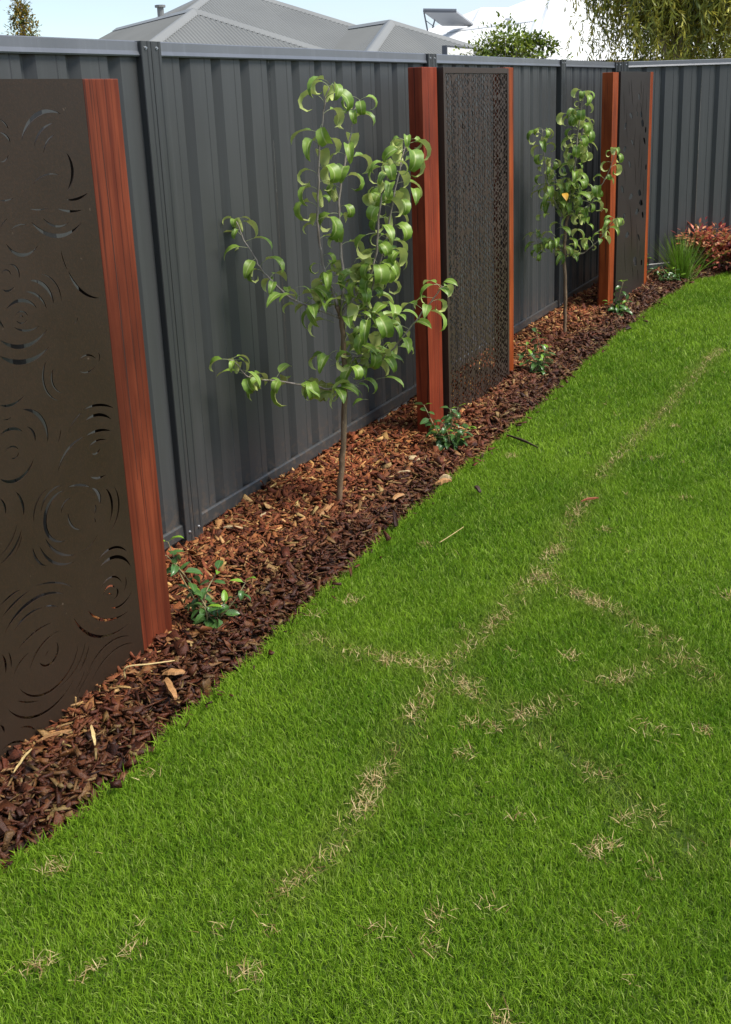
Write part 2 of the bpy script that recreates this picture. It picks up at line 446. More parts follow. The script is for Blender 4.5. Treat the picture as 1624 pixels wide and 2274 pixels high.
# long fence: local x runs back towards the camera side (world -Y)
posts1 = [0.0, 1.46, 3.70, 5.96, 8.22, 10.48, 12.7]
# pan ends (world y) at 2.974 + k*PITCH ; local x = 8.76 - y ; profile pan end 0.122 is mirrored, so the near edge of the pan carries it
ph_AB = (8.76 - 2.974) - 0.0
def mirrored_phase(yend): return (8.76 - yend) - 0.175 + PITCH
f1 = fence("metal_fence", CORNER, -math.pi / 2, posts1, [mirrored_phase(2.974)] * 6,
           "long charcoal corrugated metal fence running behind all three screens")
# far fence: local x points from far back to the corner, so the posts are negative
ang2 = math.atan2(-FD[1], -FD[0])
f2 = fence("metal_fence", CORNER, ang2, [-9.3, -7.0, -4.7, -2.4, -0.06], [-0.05] * 4,
           "charcoal metal fence angling away from the corner behind the red bush")

# concrete plinth strip that shows under the rail beside the post
M_CONC = plain("concrete", (0.30, 0.28, 0.25), (0.42, 0.40, 0.36), 12)
pb = MB(); pb.box((-2.366, 2.862, -0.08), (-2.336, 5.0, 0.028), 0.004); pb.build("fence_plinth", M_CONC, None)
o = bpy.data.objects["fence_plinth"]; o.parent = f1; o.matrix_parent_inverse = Matrix.LocRotScale(f1.location, f1.rotation_euler, None).inverted()

# ------------------------------------------------------------------ garden screens
def plate_with_holes(name, outer, holes, thick, mat, parent, to3):
    """flat plate (2D outline) with cut-outs; to3(u,v,d) -> 3D point, d measured towards the back"""
    pts = [Vector(p) for p in outer]; edges = [(i, (i + 1) % len(outer)) for i in range(len(outer))]
    for h in holes:
        k = len(pts); pts += [Vector(p) for p in h]; edges += [(k + i, k + (i + 1) % len(h)) for i in range(len(h))]
    # a few interior points keep the triangles compact
    res = delaunay_2d_cdt(pts, edges, [], 1, 1e-6)
    v2 = np.array([tuple(p) for p in res[0]]); tr = np.array([f for f in res[2] if len(f) == 3])
    cen = v2[tr].mean(axis=1); inside = np.zeros(len(tr), bool)
    for h in holes:
        h = np.asarray(h); c = np.zeros(len(tr), bool); j = len(h) - 1
        for i in range(len(h)):
            cond = ((h[i, 1] > cen[:, 1]) != (h[j, 1] > cen[:, 1]))
            with np.errstate(divide='ignore', invalid='ignore'):
                xx = (h[j, 0] - h[i, 0]) * (cen[:, 1] - h[i, 1]) / (h[j, 1] - h[i, 1]) + h[i, 0]
            c ^= cond & (cen[:, 0] < xx); j = i
        inside |= c
    tr = tr[~inside]
    n = len(v2)
    V = [to3(a, b, 0) for a, b in v2] + [to3(a, b, thick) for a, b in v2]
    F = [tuple(t) for t in tr] + [tuple(t + n)[::-1] for t in tr]
    cnt = {}
    for t in tr:
        for a, b in ((t[0], t[1]), (t[1], t[2]), (t[2], t[0])): cnt[(a, b)] = 1
    for (a, b) in cnt:
        if (b, a) not in cnt: F.append((b, a, a + n, b + n))
    me = mesh(name, V, F, mat)
    return link(name, me, parent)

def crescent(p0, pm, p1, th, n=15):
    """arc slit through three points, tapering to both ends"""
    p0, pm, p1 = map(np.array, (p0, pm, p1))
    a = p0 - pm; b = p1 - pm
    d = 2 * (a[0] * b[1] - a[1] * b[0])
    t = np.linspace(0, 1, n)
    if abs(d) < 1e-7:
        c = p0[None] + (p1 - p0)[None] * t[:, None]
    else:
        ux = (b[1] * (a @ a) - a[1] * (b @ b)) / d; uy = (a[0] * (b @ b) - b[0] * (a @ a)) / d
        cc = pm + np.array([ux, uy]); R = math.hypot(ux, uy)
        a0 = math.atan2(*(p0 - cc)[::-1]); am = math.atan2(*(pm - cc)[::-1]); a1 = math.atan2(*(p1 - cc)[::-1])
        am = a0 + (am - a0 + math.pi) % (2 * math.pi) - math.pi; a1 = am + (a1 - am + math.pi) % (2 * math.pi) - math.pi
        aa = np.where(t < .5, a0 + (am - a0) * t * 2, am + (a1 - am) * (t - .5) * 2)
        c = cc[None] + R * np.stack([np.cos(aa), np.sin(aa)], 1)
    tg = np.gradient(c, axis=0); tg /= np.linalg.norm(tg, axis=1)[:, None]; nn = np.stack([-tg[:, 1], tg[:, 0]], 1)
    wv = (th * 0.5 * np.sin(np.pi * t) ** 0.8)[:, None]
    return np.concatenate([c + nn * wv, (c - nn * wv)[-2:0:-1]])

def poly_hit(A, B):
    """do two small polygons come closer than ~3 mm"""
    d = np.linalg.norm(A[:, None] - B[None], axis=2); return d.min() < 0.0014

S1X = -1.94
C3 = """155 550 255 370 435 358 22;245 590 285 490 380 425 12;312 640 335 560 390 508 9;475 635 518 770 478 908 20;478 970 560 962 628 922 15;412 1033 500 1053 588 1043 12;
235 860 310 800 430 795 7;212 1035 280 1042 345 1030 6;222 1125 390 1228 585 1130 22;308 1100 390 1158 495 1130 11;75 1190 125 1155 190 1148 7;45 1285 150 1365 270 1300 17;
0 1182 22 1140 55 1105 6;615 1255 655 1340 710 1398 10;490 1480 560 1600 712 1672 17;436 1330 456 1410 482 1470 4;65 1430 125 1465 138 1535 9;215 1548 320 1585 385 1710 20;295 1500 400 1570 440 1700 7;
185 1628 270 1655 335 1750 13;40 1765 150 1690 265 1745 18;100 1880 190 1905 285 1870 11;0 1970 150 2020 340 1890 22;0 2085 150 2130 355 2015 26;20 1610 60 1622 100 1590 11;
12 1500 45 1472 80 1512 6;110 1800 160 1768 200 1800 7;118 1832 150 1852 195 1822 6;555 1812 548 1838 532 1858 7;592 1940 680 1915 775 1937 11;615 2005 710 1990 782 2018 11;
563 2120 620 2080 685 2105 9;570 2195 630 2200 680 2160 7;700 2060 712 2095 703 2132 5;0 395 40 430 62 465 8;0 490 50 520 75 560 12;0 975 50 975 95 960 8;680 2248 750 2200 790 2150 9;
5 700 40 690 60 650 7;30 1885 5 1850 -20 1800 10;140 1815 152 1800 168 1812 4"""
C4 = """205 10 190 90 260 185 8;235 45 228 90 275 150 7;390 130 450 92 488 30 7;0 205 50 205 105 165 9;15 268 35 268 50 258 4;100 225 180 260 210 370 13;120 300 150 330 155 365 7;0 340 50 310 98 320 10;
0 528 75 535 148 440 12;22 415 50 388 82 400 5;50 435 72 435 82 412 5;370 225 430 205 500 218 9;375 275 430 248 490 268 11;300 325 335 265 362 236 6;380 340 430 318 488 318 10;390 390 420 365 468 358 7;
405 418 428 415 440 395 8;512 270 520 350 460 450 7;255 500 300 400 372 345 10;398 520 435 525 468 510 8;503 492 520 530 548 548 9;150 720 160 640 212 570 6;180 680 210 600 272 558 8;285 580 200 690 290 800 15;
300 566 350 556 398 566 8;405 570 435 600 440 640 14;270 680 280 640 310 615 7;300 680 310 725 355 752 8;418 640 421 662 415 685 6;415 700 419 712 419 722 4;465 570 490 620 480 725 10;500 560 522 660 482 765 7;
200 790 250 850 330 862 9;175 825 235 895 330 892 9;145 830 160 880 205 912 8;355 850 400 820 430 770 4;430 835 490 797 570 800 7;433 888 490 835 558 848 10;437 922 500 874 575 915 13;445 1010 480 966 535 985 7;
550 958 554 995 541 1030 5;455 1042 478 1003 506 1008 8;512 1010 518 1032 500 1060 9;468 1046 480 1034 492 1040 4;490 1095 540 1080 580 1020 9;385 1105 450 1148 570 1105 11;362 1078 390 1112 428 1132 7;325 1140 400 1215 570 1160 11;
5 1145 60 1080 130 1020 9;0 1090 40 1050 90 1015 8;20 1210 120 1080 280 1035 13;160 1000 230 985 320 1005 6;60 1205 120 1130 190 1095 8;200 1090 225 1087 255 1092 5;80 1280 140 1215 230 1160 8;130 1370 180 1265 265 1195 8;
60 1395 90 1335 132 1290 7;175 1335 225 1340 248 1245 9;196 1312 204 1300 214 1282 5;10 1300 25 1340 25 1385 8;38 1290 48 1322 50 1360 5;85 1448 240 1450 345 1250 9;250 1450 330 1370 375 1245 6;35 1540 190 1560 328 1402 10;
342 1390 372 1330 392 1260 7;315 1480 350 1430 372 1370 5;330 1505 360 1440 415 1345 6;380 1395 440 1290 575 1220 8;400 1430 460 1325 590 1250 7;80 1505 120 1510 175 1503 6;0 1610 15 1625 20 1645 7;90 1625 125 1618 155 1632 6;
0 1735 70 1685 130 1720 8;0 1768 60 1722 112 1744 6;0 615 22 650 25 685 7;70 585 100 640 105 690 9;0 905 60 840 95 750 9;0 870 40 820 75 730 6;60 870 85 820 98 770 4;255 370 265 335 268 310 4;250 1615 258 1600 275 1570 5;262 1620 275 1590 285 1572 4"""
holes1 = []
def s1uv(px, py):
    p = on_x(px, py, S1X); return np.array([p[1], p[2]])
for txt, sc, oy in ((C3, 0.3112, 141.5), (C4, 0.50543, 796.0)):
    for item in txt.replace("\n", "").split(";"):
        a = [float(q) for q in item.split()]
        P = [s1uv(a[i] * sc, oy + a[i + 1] * sc) for i in (0, 2, 4)]
        th = a[6] * sc / 920.0
        h = crescent(*P, max(th * 1.5, 0.0030))
        if h[:, 0].max() < 2.052 and h[:, 0].min() > 1.2 and h[:, 1].min() > -0.09 and not any(poly_hit(h, q) for q in holes1): holes1.append(h)
# ripples on the part of the panel left of the picture
for cy_, cz_, r0 in ((1.38, 1.45, .05), (1.34, 1.10, .06), (1.42, .80, .05), (1.33, .48, .06), (1.40, .16, .05)):
    for k in range(4):
        R = r0 * 0.4 + k * 0.032
        for s in range(3):
            a0 = random.uniform(0, 6.28); sp = random.uniform(.5, 1.1)
            P = [np.array([cy_ + R * math.cos(q), cz_ + R * math.sin(q)]) for q in (a0, a0 + sp, a0 + 2 * sp)]
            h = crescent(*P, 0.009)
            if h[:, 0].max() < 1.56 and h[:, 0].min() > 1.2 and not any(poly_hit(h, q) for q in holes1): holes1.append(h)

def post(parent, x0, x1, y0, y1, ztop, mat, splits=()):
    o_ = MB(); o_.box((x0, y0, -0.35), (x1, y1, ztop), 0.003)
    ob = o_.build("timber_post", mat, parent)
    for (yy, za, zb, wdt) in splits:
        c_ = MB(); n = 24
        zs = np.linspace(za, zb, n); yy_ = yy + np.cumsum(rng.normal(0, 0.0004, n)); ww = wdt * np.sin(np.linspace(0.25, math.pi, n)) ** .7
        v = []; f = []
        for k in range(n): v += [(x1 + .0004, yy_[k] - ww[k] / 2, zs[k]), (x1 + .0004, yy_[k] + ww[k] / 2, zs[k]), (x1 - .004, yy_[k], zs[k])]
        for k in range(n - 1):
            a = 3 * k; f += [(a, a + 2, a + 5, a + 3), (a + 2, a + 1, a + 4, a + 5), (a, a + 3, a + 4, a + 1)]
        c_.add(v, f); c_.build("drying_split", M_CRACK, ob)
    return ob

def screen(name, x, y, label):
    r_ = empty(name, (x, y, 0)); tag(r_, label, 'garden screen', 'laser-cut metal garden screens along the fence'); return r_
def keep_world(objs, root):
    for o_ in objs: o_.parent = root; o_.matrix_parent_inverse = Matrix.Translation(root.location).inverted()

# nearest screen
r1 = screen("garden_screen", S1X, 1.62, "brown screen cut with ripple rings at the left edge, red timber post on its right")
pn = plate_with_holes("ripple_panel", [(1.175, -0.2), (2.066, -0.2), (2.066, 1.68), (1.175, 1.68)], holes1, 0.003, M_RUST, None, lambda u, v, d: (S1X - d, u, v))
fl = MB(); z1 = 1.68
fl.box((S1X - .032, 1.175, -.2), (S1X - .0032, 1.178, z1)); fl.box((S1X - .094, 2.063, -.2), (S1X - .0032, 2.066, z1)); fl.box((S1X - .032, 1.1782, z1 - .003), (S1X - .0032, 2.0628, z1))  # right return made extra deep, hiding the post end to darken the slits
fo = fl.build("folded_edge", M_RUST)
pr = post(None, -2.035, S1X - .001, 2.068, 2.204, 1.68, M_TIMBER1, [(2.118, 0.55, 1.676, .0030), (2.158, .6, 1.5, .0010), (2.178, .45, 1.35, .0009), (2.14, .05, .8, .0010)])
pl = post(None, -2.035, S1X - .001, 1.03, 1.173, 1.68, M_TIMBER1)
keep_world([pn, fo, pr, pl], r1)

# middle screen : perforated tray
r2 = screen("garden_screen", -1.98, 4.83, "tall screen of fine pebble-like perforations between two red posts in the middle")
S2X = -1.972
def perforated(y0, y1, z0, z1, p, name):
    """sheet of pebble-shaped holes: columns of jittered hexagonal cells, each a ring round its hole"""
    colw = p * 0.866; nc = int((y1 - y0) / colw); colw = (y1 - y0) / nc; nr = int((z1 - z0) / p); p = (z1 - z0) / nr
    cache = {}; V = []; Fq = []; solid = []
    def corner(a, b):
        key = (round((a - y0) / colw * 3), round((b - z0) / p * 2))
        if key not in cache:
            cache[key] = len(V); j = p * .27
            V.append((min(max(a + random.uniform(-j, j), y0), y1), min(max(b + random.uniform(-j, j), z0), z1)))
        return cache[key]
    for c in range(nc):
        for rr in range(nr + (c % 2)):
            cy_ = y0 + (c + .5) * colw; cz_ = z0 + (rr + (.5 if c % 2 == 0 else 0)) * p
            ids = [corner(cy_ + colw * q[0], cz_ + p * q[1]) for q in ((2 / 3, 0), (1 / 3, .5), (-1 / 3, .5), (-2 / 3, 0), (-1 / 3, -.5), (1 / 3, -.5))]
            ctr = np.mean([V[i] for i in ids], axis=0); big = .5 + .5 * math.sin(cy_ * 41 + 2 * math.sin(cz_ * 23)) * math.sin(cz_ * 37 + cy_ * 17)
            if random.random() < .09: solid.append(tuple(ids)); continue
            sc = .56 + .30 * big + random.uniform(-.10, .10); hole = []
            for i in ids:
                q = ctr + (np.array(V[i]) - ctr) * sc * random.uniform(.75, 1.15); hole.append(len(V)); V.append((q[0], q[1]))
            for k in range(6): Fq.append((ids[k], ids[(k + 1) % 6], hole[(k + 1) % 6], hole[k]))
    n = len(V)
    W = [(S2X, a, b) for a, b in V] + [(S2X - .0025, a, b) for a, b in V]
    F = list(Fq) + solid + [tuple(i + n for i in q)[::-1] for q in Fq + solid]
    for q in Fq: F.append((q[3], q[2], q[2] + n, q[3] + n))
    o_ = link(name, mesh(name, W, F, M_RUST2)); o_['kind'] = 'stuff'; return o_
pf = perforated(4.452, 5.258, -0.15, 1.702, 0.0285, "perforated_sheet")
fr = MB(); zt = 1.728
fr.box((S2X - .045, 4.430, -.2), (S2X + .003, 4.453, zt), .001); fr.box((S2X - .045, 5.257, -.2), (S2X + .003, 5.279, zt), .001); fr.box((S2X - .045, 4.4532, 1.701), (S2X + .003, 5.2568, zt), .001)
fro = fr.build("tray_frame", M_RUST2)
pl = post(None, -2.06, -1.99, 4.245, 4.405, 1.728, M_TIMBER2, [(4.31, .9, 1.724, .0018), (4.36, .1, .9, .0016), (4.335, .2, 1.3, .0012)])
pr = post(None, -2.06, -1.99, 5.283, 5.405, 1.733, M_TIMBER3, [(5.345, .5, 1.6, .0014)])
keep_world([pf, fro, pl, pr], r2)

# farthest screen : reeds and leaves
r3 = screen("garden_screen", -1.97, 7.95, "dark screen cut with thin reeds and leaves near the corner, orange posts each side")
S3X = -1.962
def s3uv(x, y):
    p = on_x(1132 + .3029 * x, 123.8 + .3029 * y, S3X); return np.array([p[1], p[2]])
holes3 = []
def add3(h):
    if h[:, 0].min() > 7.55 and h[:, 0].max() < 8.43 and h[:, 1].min() > -.1 and h[:, 1].max() < 1.70 and not any(poly_hit(h, q) for q in holes3): holes3.append(h)
for (x, y, dx, dy, th) in ((935, 158, 20, -12, .055), (950, 305, 6, 20, .05), (965, 437, 8, 10, .05), (936, 430, 3, 16, .035), (974, 500, 9, 18, .055), (997, 548, 4, 14, .05), (988, 628, 8, 24, .035), (952, 1012, 12, 12, .05),
                           (962, 1086, 14, 6, .05), (935, 1150, 14, -8, .05), (918, 1515, 14, 18, .07), (966, 1520, 4, 14, .05), (890, 445, 12, 14, .04), (850, 520, 10, -20, .04), (845, 690, 12, -12, .04), (880, 800, 10, 24, .035),
                           (825, 985, 12, 22, .045), (890, 1040, 16, -12, .045), (862, 1320, 14, -8, .05), (945, 1335, 8, 24, .03), (900, 640, 10, 18, .03), (1000, 820, 5, -14, .05), (975, 1170, 6, 18, .045), (840, 1180, 10, -16, .04)):
    a = s3uv(x - dx, y - dy); b = s3uv(x + dx, y + dy); mid = (a + b) / 2; d = b - a; nrm = np.array([-d[1], d[0]]) / np.linalg.norm(d)
    add3(crescent(a, mid + nrm * np.linalg.norm(d) * .08, b, th, 11))
for (x, y0, y1, lean, th) in ((893, 160, 380, 14, .012), (905, 170, 330, -6, .010), (872, 180, 300, 6, .008), (965, 165, 290, 4, .012), (985, 200, 420, -8, .011), (958, 340, 480, 16, .012), (1003, 260, 470, -6, .010), (940, 330, 420, -6, .010), (925, 520, 700, -10, .010), (957, 560, 830, -14, .012), (970, 700, 960, -16, .010),
                              (915, 740, 960, 8, .010), (985, 860, 1080, -12, .010), (900, 1150, 1450, -6, .010), (930, 1230, 1480, 4, .010), (880, 1080, 1300, 10, .010), (895, 1530, 1640, 10, .012), (860, 380, 640, 4, .009), (840, 820, 960, 6, .008), (935, 1560, 1660, 6, .010), (960, 1380, 1490, -4, .010), (835, 250, 480, 4, .009), (845, 1350, 1600, 5, .009)):
    a = s3uv(x, y0); b = s3uv(x + lean, y1); mid = (a + b) / 2 + np.array([.012 * random.choice((-1, 1)), 0]); add3(crescent(a, mid, b, th, 17))
pn = plate_with_holes("reed_panel", [(7.535, -0.2), (8.44, -0.2), (8.44, 1.72), (7.535, 1.72)], holes3, 0.003, M_RUST3, None, lambda u, v, d: (S3X - d, u, v))
fl = MB(); fl.box((S3X - .045, 7.535, -.2), (S3X - .0032, 7.539, 1.72)); fl.box((S3X - .045, 8.436, -.2), (S3X - .0032, 8.44, 1.72)); fl.box((S3X - .045, 7.5392, 1.716), (S3X - .0032, 8.4358, 1.72))
fo = fl.build("folded_edge", M_RUST3)
pl = post(None, -2.05, -1.972, 7.365, 7.512, 1.714, M_TIMBER3, [(7.43, .4, 1.5, .0014)])
pr = post(None, -2.006, -1.966, 8.446, 8.55, 1.720, M_TIMBER3)
keep_world([pn, fo, pl, pr], r3)

# ------------------------------------------------------------------ mulch
PAL = np.array([(0.2024, 0.0515, 0.0166), (0.2668, 0.0828, 0.0258), (0.1288, 0.0331, 0.0120), (0.3220, 0.1196, 0.0368), (0.2116, 0.0552, 0.0202), (0.4232, 0.2116, 0.0736), (0.5704, 0.3496, 0.1288), (0.0874, 0.0258, 0.0120)])
PALP = np.array([.19, .18, .16, .135, .13, .09, .045, .07])
def wetness(x, y):
    e = edge_x(y); t = np.clip((x - (e - 0.40)) / 0.30, 0, 1)
    t = t + 0.30 * np.sin(y * 2.3 + 1) * .5 + .22 * np.sin(y * 5.1 + x * 6) * .5 + np.clip((2.6 - y) / 1.0, 0, 1) * .55 - np.clip((y - 3.2) / 1.0, 0, 1) * np.clip((4.4 - y) / .6, 0, 1) * .25 + np.clip((y - 5.2), 0, 1) * .25
    return np.clip(t, 0, 1)
def make_chips(n, xy, size, flat=1.0, stick=False):
    """irregular slabs: 8 corners, 12 triangles each"""
    box = np.array([(-1, -1, -1), (1, -1, -1), (1, 1, -1), (-1, 1, -1), (-1, -1, 1), (1, -1, 1), (1, 1, 1), (-1, 1, 1)], float) * .5
    T = np.array([(0, 2, 1), (0, 3, 2), (4, 5, 6), (4, 6, 7), (0, 1, 5), (0, 5, 4), (1, 2, 6), (1, 6, 5), (2, 3, 7), (2, 7, 6), (3, 0, 4), (3, 4, 7)])
    ln = np.minimum(size * rng.lognormal(0, .45, n), .085 if stick else .060)
    if stick: wd = ln * rng.uniform(.05, .13, n); th = wd * rng.uniform(.5, .9, n)
    else: wd = ln * rng.uniform(.20, .68, n); th = ln * rng.uniform(.05, .15, n)
    P = box[None] * np.stack([ln, wd, th], 1)[:, None, :]
    P = P * rng.uniform(.55, 1.1, (n, 8, 1)) + rng.normal(0, 1, (n, 8, 3)) * (wd * .09)[:, None, None]
    if not stick:     # taper one end like split bark
        tp = rng.uniform(.25, 1, n)[:, None]; P[:, :, 1] *= np.where(P[:, :, 0] > 0, tp, 1)
    a = rng.uniform(0, 6.283, n); tilt = rng.normal(0, (.16 if stick else .40) * flat, n); roll = rng.normal(0, .5 * flat, n)
    ca, sa, ct, st, cr_, sr = np.cos(a), np.sin(a), np.cos(tilt), np.sin(tilt), np.cos(roll), np.sin(roll)
    y2 = P[:, :, 1] * cr_[:, None] - P[:, :, 2] * sr[:, None]; z2 = P[:, :, 1] * sr[:, None] + P[:, :, 2] * cr_[:, None]
    x3 = P[:, :, 0] * ct[:, None] - z2 * st[:, None]; z3 = P[:, :, 0] * st[:, None] + z2 * ct[:, None]
    X = x3 * ca[:, None] - y2 * sa[:, None]; Y = x3 * sa[:, None] + y2 * ca[:, None]
    zz = bed_z(xy[:, 0], xy[:, 1])
    lift = rng.uniform(-.002, .020, n) + np.abs(np.sin(tilt)) * ln * .25
    V = np.stack([X + xy[:, 0:1], Y + xy[:, 1:2], z3 + (zz + lift)[:, None]], 2)
    tri = (T[None] + (np.arange(n) * 8)[:, None, None]).reshape(-1, 3)
    wet = wetness(xy[:, 0], xy[:, 1])
    ci = rng.choice(len(PAL), n, p=PALP)
    if stick: ci = rng.choice([1, 3, 5, 6, 0], n, p=[.25, .25, .22, .13, .15])
    c = PAL[ci] * rng.uniform(.75, 1.25, (n, 1)) * rng.uniform(.92, 1.08, (n, 3))
    c = c * (1 - wet[:, None] * .68)
    col = np.concatenate([c, (0.85 - wet * .36)[:, None]], 1)
    return V.reshape(-1, 3), tri, np.repeat(col, 8, 0)
def bed_points(n, y0, y1, xpad=0.0):
    y = rng.uniform(y0, y1, n); xl = np.where(y < 8.7, -2.335, -2.335 + (y - 8.7) * 0.9); xr = edge_x(y) - .005 + xpad
    return np.stack([xl + (xr - xl) * rng.uniform(0, 1, n), y], 1)
parts = []
def spill(n):
    y = rng.uniform(.9, 9, n); return np.stack([edge_x(y) + np.abs(rng.normal(0, .03, n)), y], 1)
_bz = bed_z
def bed_z(x, y): return np.where(x > edge_x(y), .018, _bz(x, y))
parts.append(make_chips(170, spill(170), .02))
for n, y0, y1, sz, st in ((3000, -1.0, 1.2, .042, False), (14500, 1.1, 3.2, .0255, False), (12500, 3.2, 5.4, .028, False), (10500, 5.4, 9.4, .036, False), (4800, 1.0, 3.2, .046, True), (7000, 3.2, 9.3, .054, True), (700, 1.1, 3.4, .034, False), (400, 3.4, 5.4, .036, False)):
    parts.append(make_chips(n, bed_points(n, y0, y1), sz, 1.0, st))
s_ = rng.uniform(1.0, 8.2, 3000); u_ = rng.uniform(0.0, .60, 3000)
xy = CORNER[None] + FD[None] * s_[:, None] + np.array([FD[1], -FD[0]])[None] * u_[:, None]
parts.append(make_chips(3000, xy, .042))
off = 0; VV = []; TT = []; CC = []
for v, t, c in parts: VV.append(v); TT.append(t + off); CC.append(c); off += len(v)
o = link("mulch", big_mesh("mulch", np.concatenate(VV), np.concatenate(TT), M_CHIP, np.concatenate(CC))); tag(o, "reddish brown bark mulch covering the bed along the fence", 'mulch', kind='stuff')

# ------------------------------------------------------------------ lawn grass
SEAMS = [[(640, 1960), (725, 1880), (800, 1780), (850, 1710), (890, 1620), (930, 1560), (985, 1480), (1040, 1420), (1110, 1365)], [(1110, 1365), (1170, 1290), (1225, 1230), (1275, 1140), (1310, 1085)], [(1330, 1050), (1420, 960), (1490, 890), (1560, 810), (1600, 770)],
         [(690, 1400), (760, 1440), (800, 1440), (900, 1455), (985, 1470)], [(1195, 1268), (1280, 1310), (1325, 1330), (1400, 1365), (1500, 1430), (1580, 1500)], [(1010, 1490), (1060, 1530), (1160, 1565), (1240, 1550)],
         [(1140, 1560), (1230, 1640), (1330, 1700), (1400, 1765), (1540, 1870)], [(1340, 1495), (1400, 1485), (1480, 1450)]]
SPOTS = [(1165, 1808), (1060, 1740), (1033, 1660), (1565, 1612), (1610, 1312), (1520, 1098), (1445, 1917), (1372, 2030), (845, 2058), (960, 2088), (725, 1872), (285, 2030), (293, 2098), (545, 2145), (205, 2145), (118, 1912), (330, 1703), (268, 1865), (700, 1357), (780, 1325),
         (1320, 1880), (1408, 1765), (1230, 1638), (1040, 1592), (970, 2028), (600, 2042), (1270, 1445), (1210, 1270), (1280, 1308), (1325, 1328), (990, 1465), (1040, 1500), (915, 1590), (800, 1780), (1345, 1168), (1310, 1090), (1135, 1005), (1450, 1010), (1380, 1800), (1360, 1870), (1160, 1575), (830, 1720), (1570, 790), (1100, 1600),
         (1140, 1440), (860, 1455), (1020, 1385), (1240, 1215), (1495, 1415), (1180, 1570), (1355, 1490), (1090, 2000), (80, 2130), (1530, 1848), (1500, 940), (480, 2060), (1010, 1225), (945, 1200), (1430, 1600), (1460, 1610), (1120, 2260), (1405, 2180)]
def gp(px, py): return gnd(px, py, 0.03)[:2]
seam_pts = np.concatenate([np.array(spline([gp(*q) for q in s], 40)) for s in SEAMS])
spot_pts = np.array([gp(*q) for q in SPOTS] + [(rng.uniform(-1.4, 1.6), rng.uniform(1.0, 8.5)) for _ in range(110)])
def near_min(P, Q, chunk=20000):
    r_ = np.empty(len(P))
    for i in range(0, len(P), chunk): r_[i:i + chunk] = np.sqrt(((P[i:i + chunk, None] - Q[None]) ** 2).sum(2).min(1))
    return r_
def lownoise(x, y):
    return (np.sin(1.7 * x + 2.3 * y + .4) + np.sin(3.9 * x - 2.9 * y + 1.3) + np.sin(-5.3 * x + 4.1 * y + 2.2) * .7 + np.sin(9.1 * x + 7.7 * y) * .5) / 3.2
def in_lawn(x, y): return x > edge_x(y) + .002
def blades(n, pts, length, width, col, lean_lo=.10, lean_hi=.95, z0=0.0, droop=.5):
    az = rng.uniform(0, 6.283, n); fa = az + rng.normal(0, .9, n) + math.pi / 2
    lean = rng.uniform(lean_lo, lean_hi, n); ln = length * rng.uniform(.55, 1.25, n); wd = width * rng.uniform(.6, 1.25, n)
    d = np.stack([np.cos(az), np.sin(az)], 1); fv = np.stack([np.cos(fa), np.sin(fa), np.zeros(n)], 1) * wd[:, None] * .5
    base = np.concatenate([pts, np.full((n, 1), z0)], 1)
    mid = base + np.concatenate([d * (np.sin(lean) * ln * .5)[:, None], (np.cos(lean) * ln * .55)[:, None]], 1)
    l2 = lean + droop * rng.uniform(.3, 1.3, n)
    tip = mid + np.concatenate([d * (np.sin(l2) * ln * .5)[:, None], (np.cos(l2) * ln * .5)[:, None]], 1)
    V = np.stack([base - fv, base + fv, mid - fv * .85, mid + fv * .85, tip], 1).reshape(-1, 3)
    T = np.array([(0, 1, 3), (0, 3, 2), (2, 3, 4)])
    tri = (T[None] + (np.arange(n) * 5)[:, None, None]).reshape(-1, 3)
    c = np.repeat(col[:, None, :], 5, 1).reshape(-1, 3)
    return V, tri, c
def sample_lawn(n, x0, x1, y0, y1):
    p = np.stack([rng.uniform(x0, x1, n), rng.uniform(y0, y1, n)], 1); return p[in_lawn(p[:, 0], p[:, 1])]
def fence2_side(p):   # keep in front of the far fence bed
    return p
zones = [(-1.72, 0.05, 0.75, 1.9, 92000, .026, .0020), (-1.72, -0.05, 1.9, 2.9, 70000, .027, .0022), (-1.72, -0.2, 2.9, 4.2, 44000, .028, .0027), (-1.75, -0.4, 4.2, 6.2, 22000, .031, .0036), (-1.75, -0.7, 6.2, 10.0, 11500, .034, .0050),
         (-1.66, 1.0, -0.6, 0.75, 6000, .034, .0045), (0.05, 1.0, 0.75, 1.9, 9000, .034, .004), (-0.05, 1.2, 1.9, 2.9, 8000, .034, .0045), (-0.2, 1.3, 2.9, 4.2, 6000, .036, .005), (-0.4, 2.0, 4.2, 6.2, 4000, .038, .006), (-0.7, 2.8, 6.2, 10.0, 2600, .040, .008), (-1.0, 4.5, 10.0, 14.5, 1000, .042, .0105)]
VV = []; TT = []; CC = []; off = 0
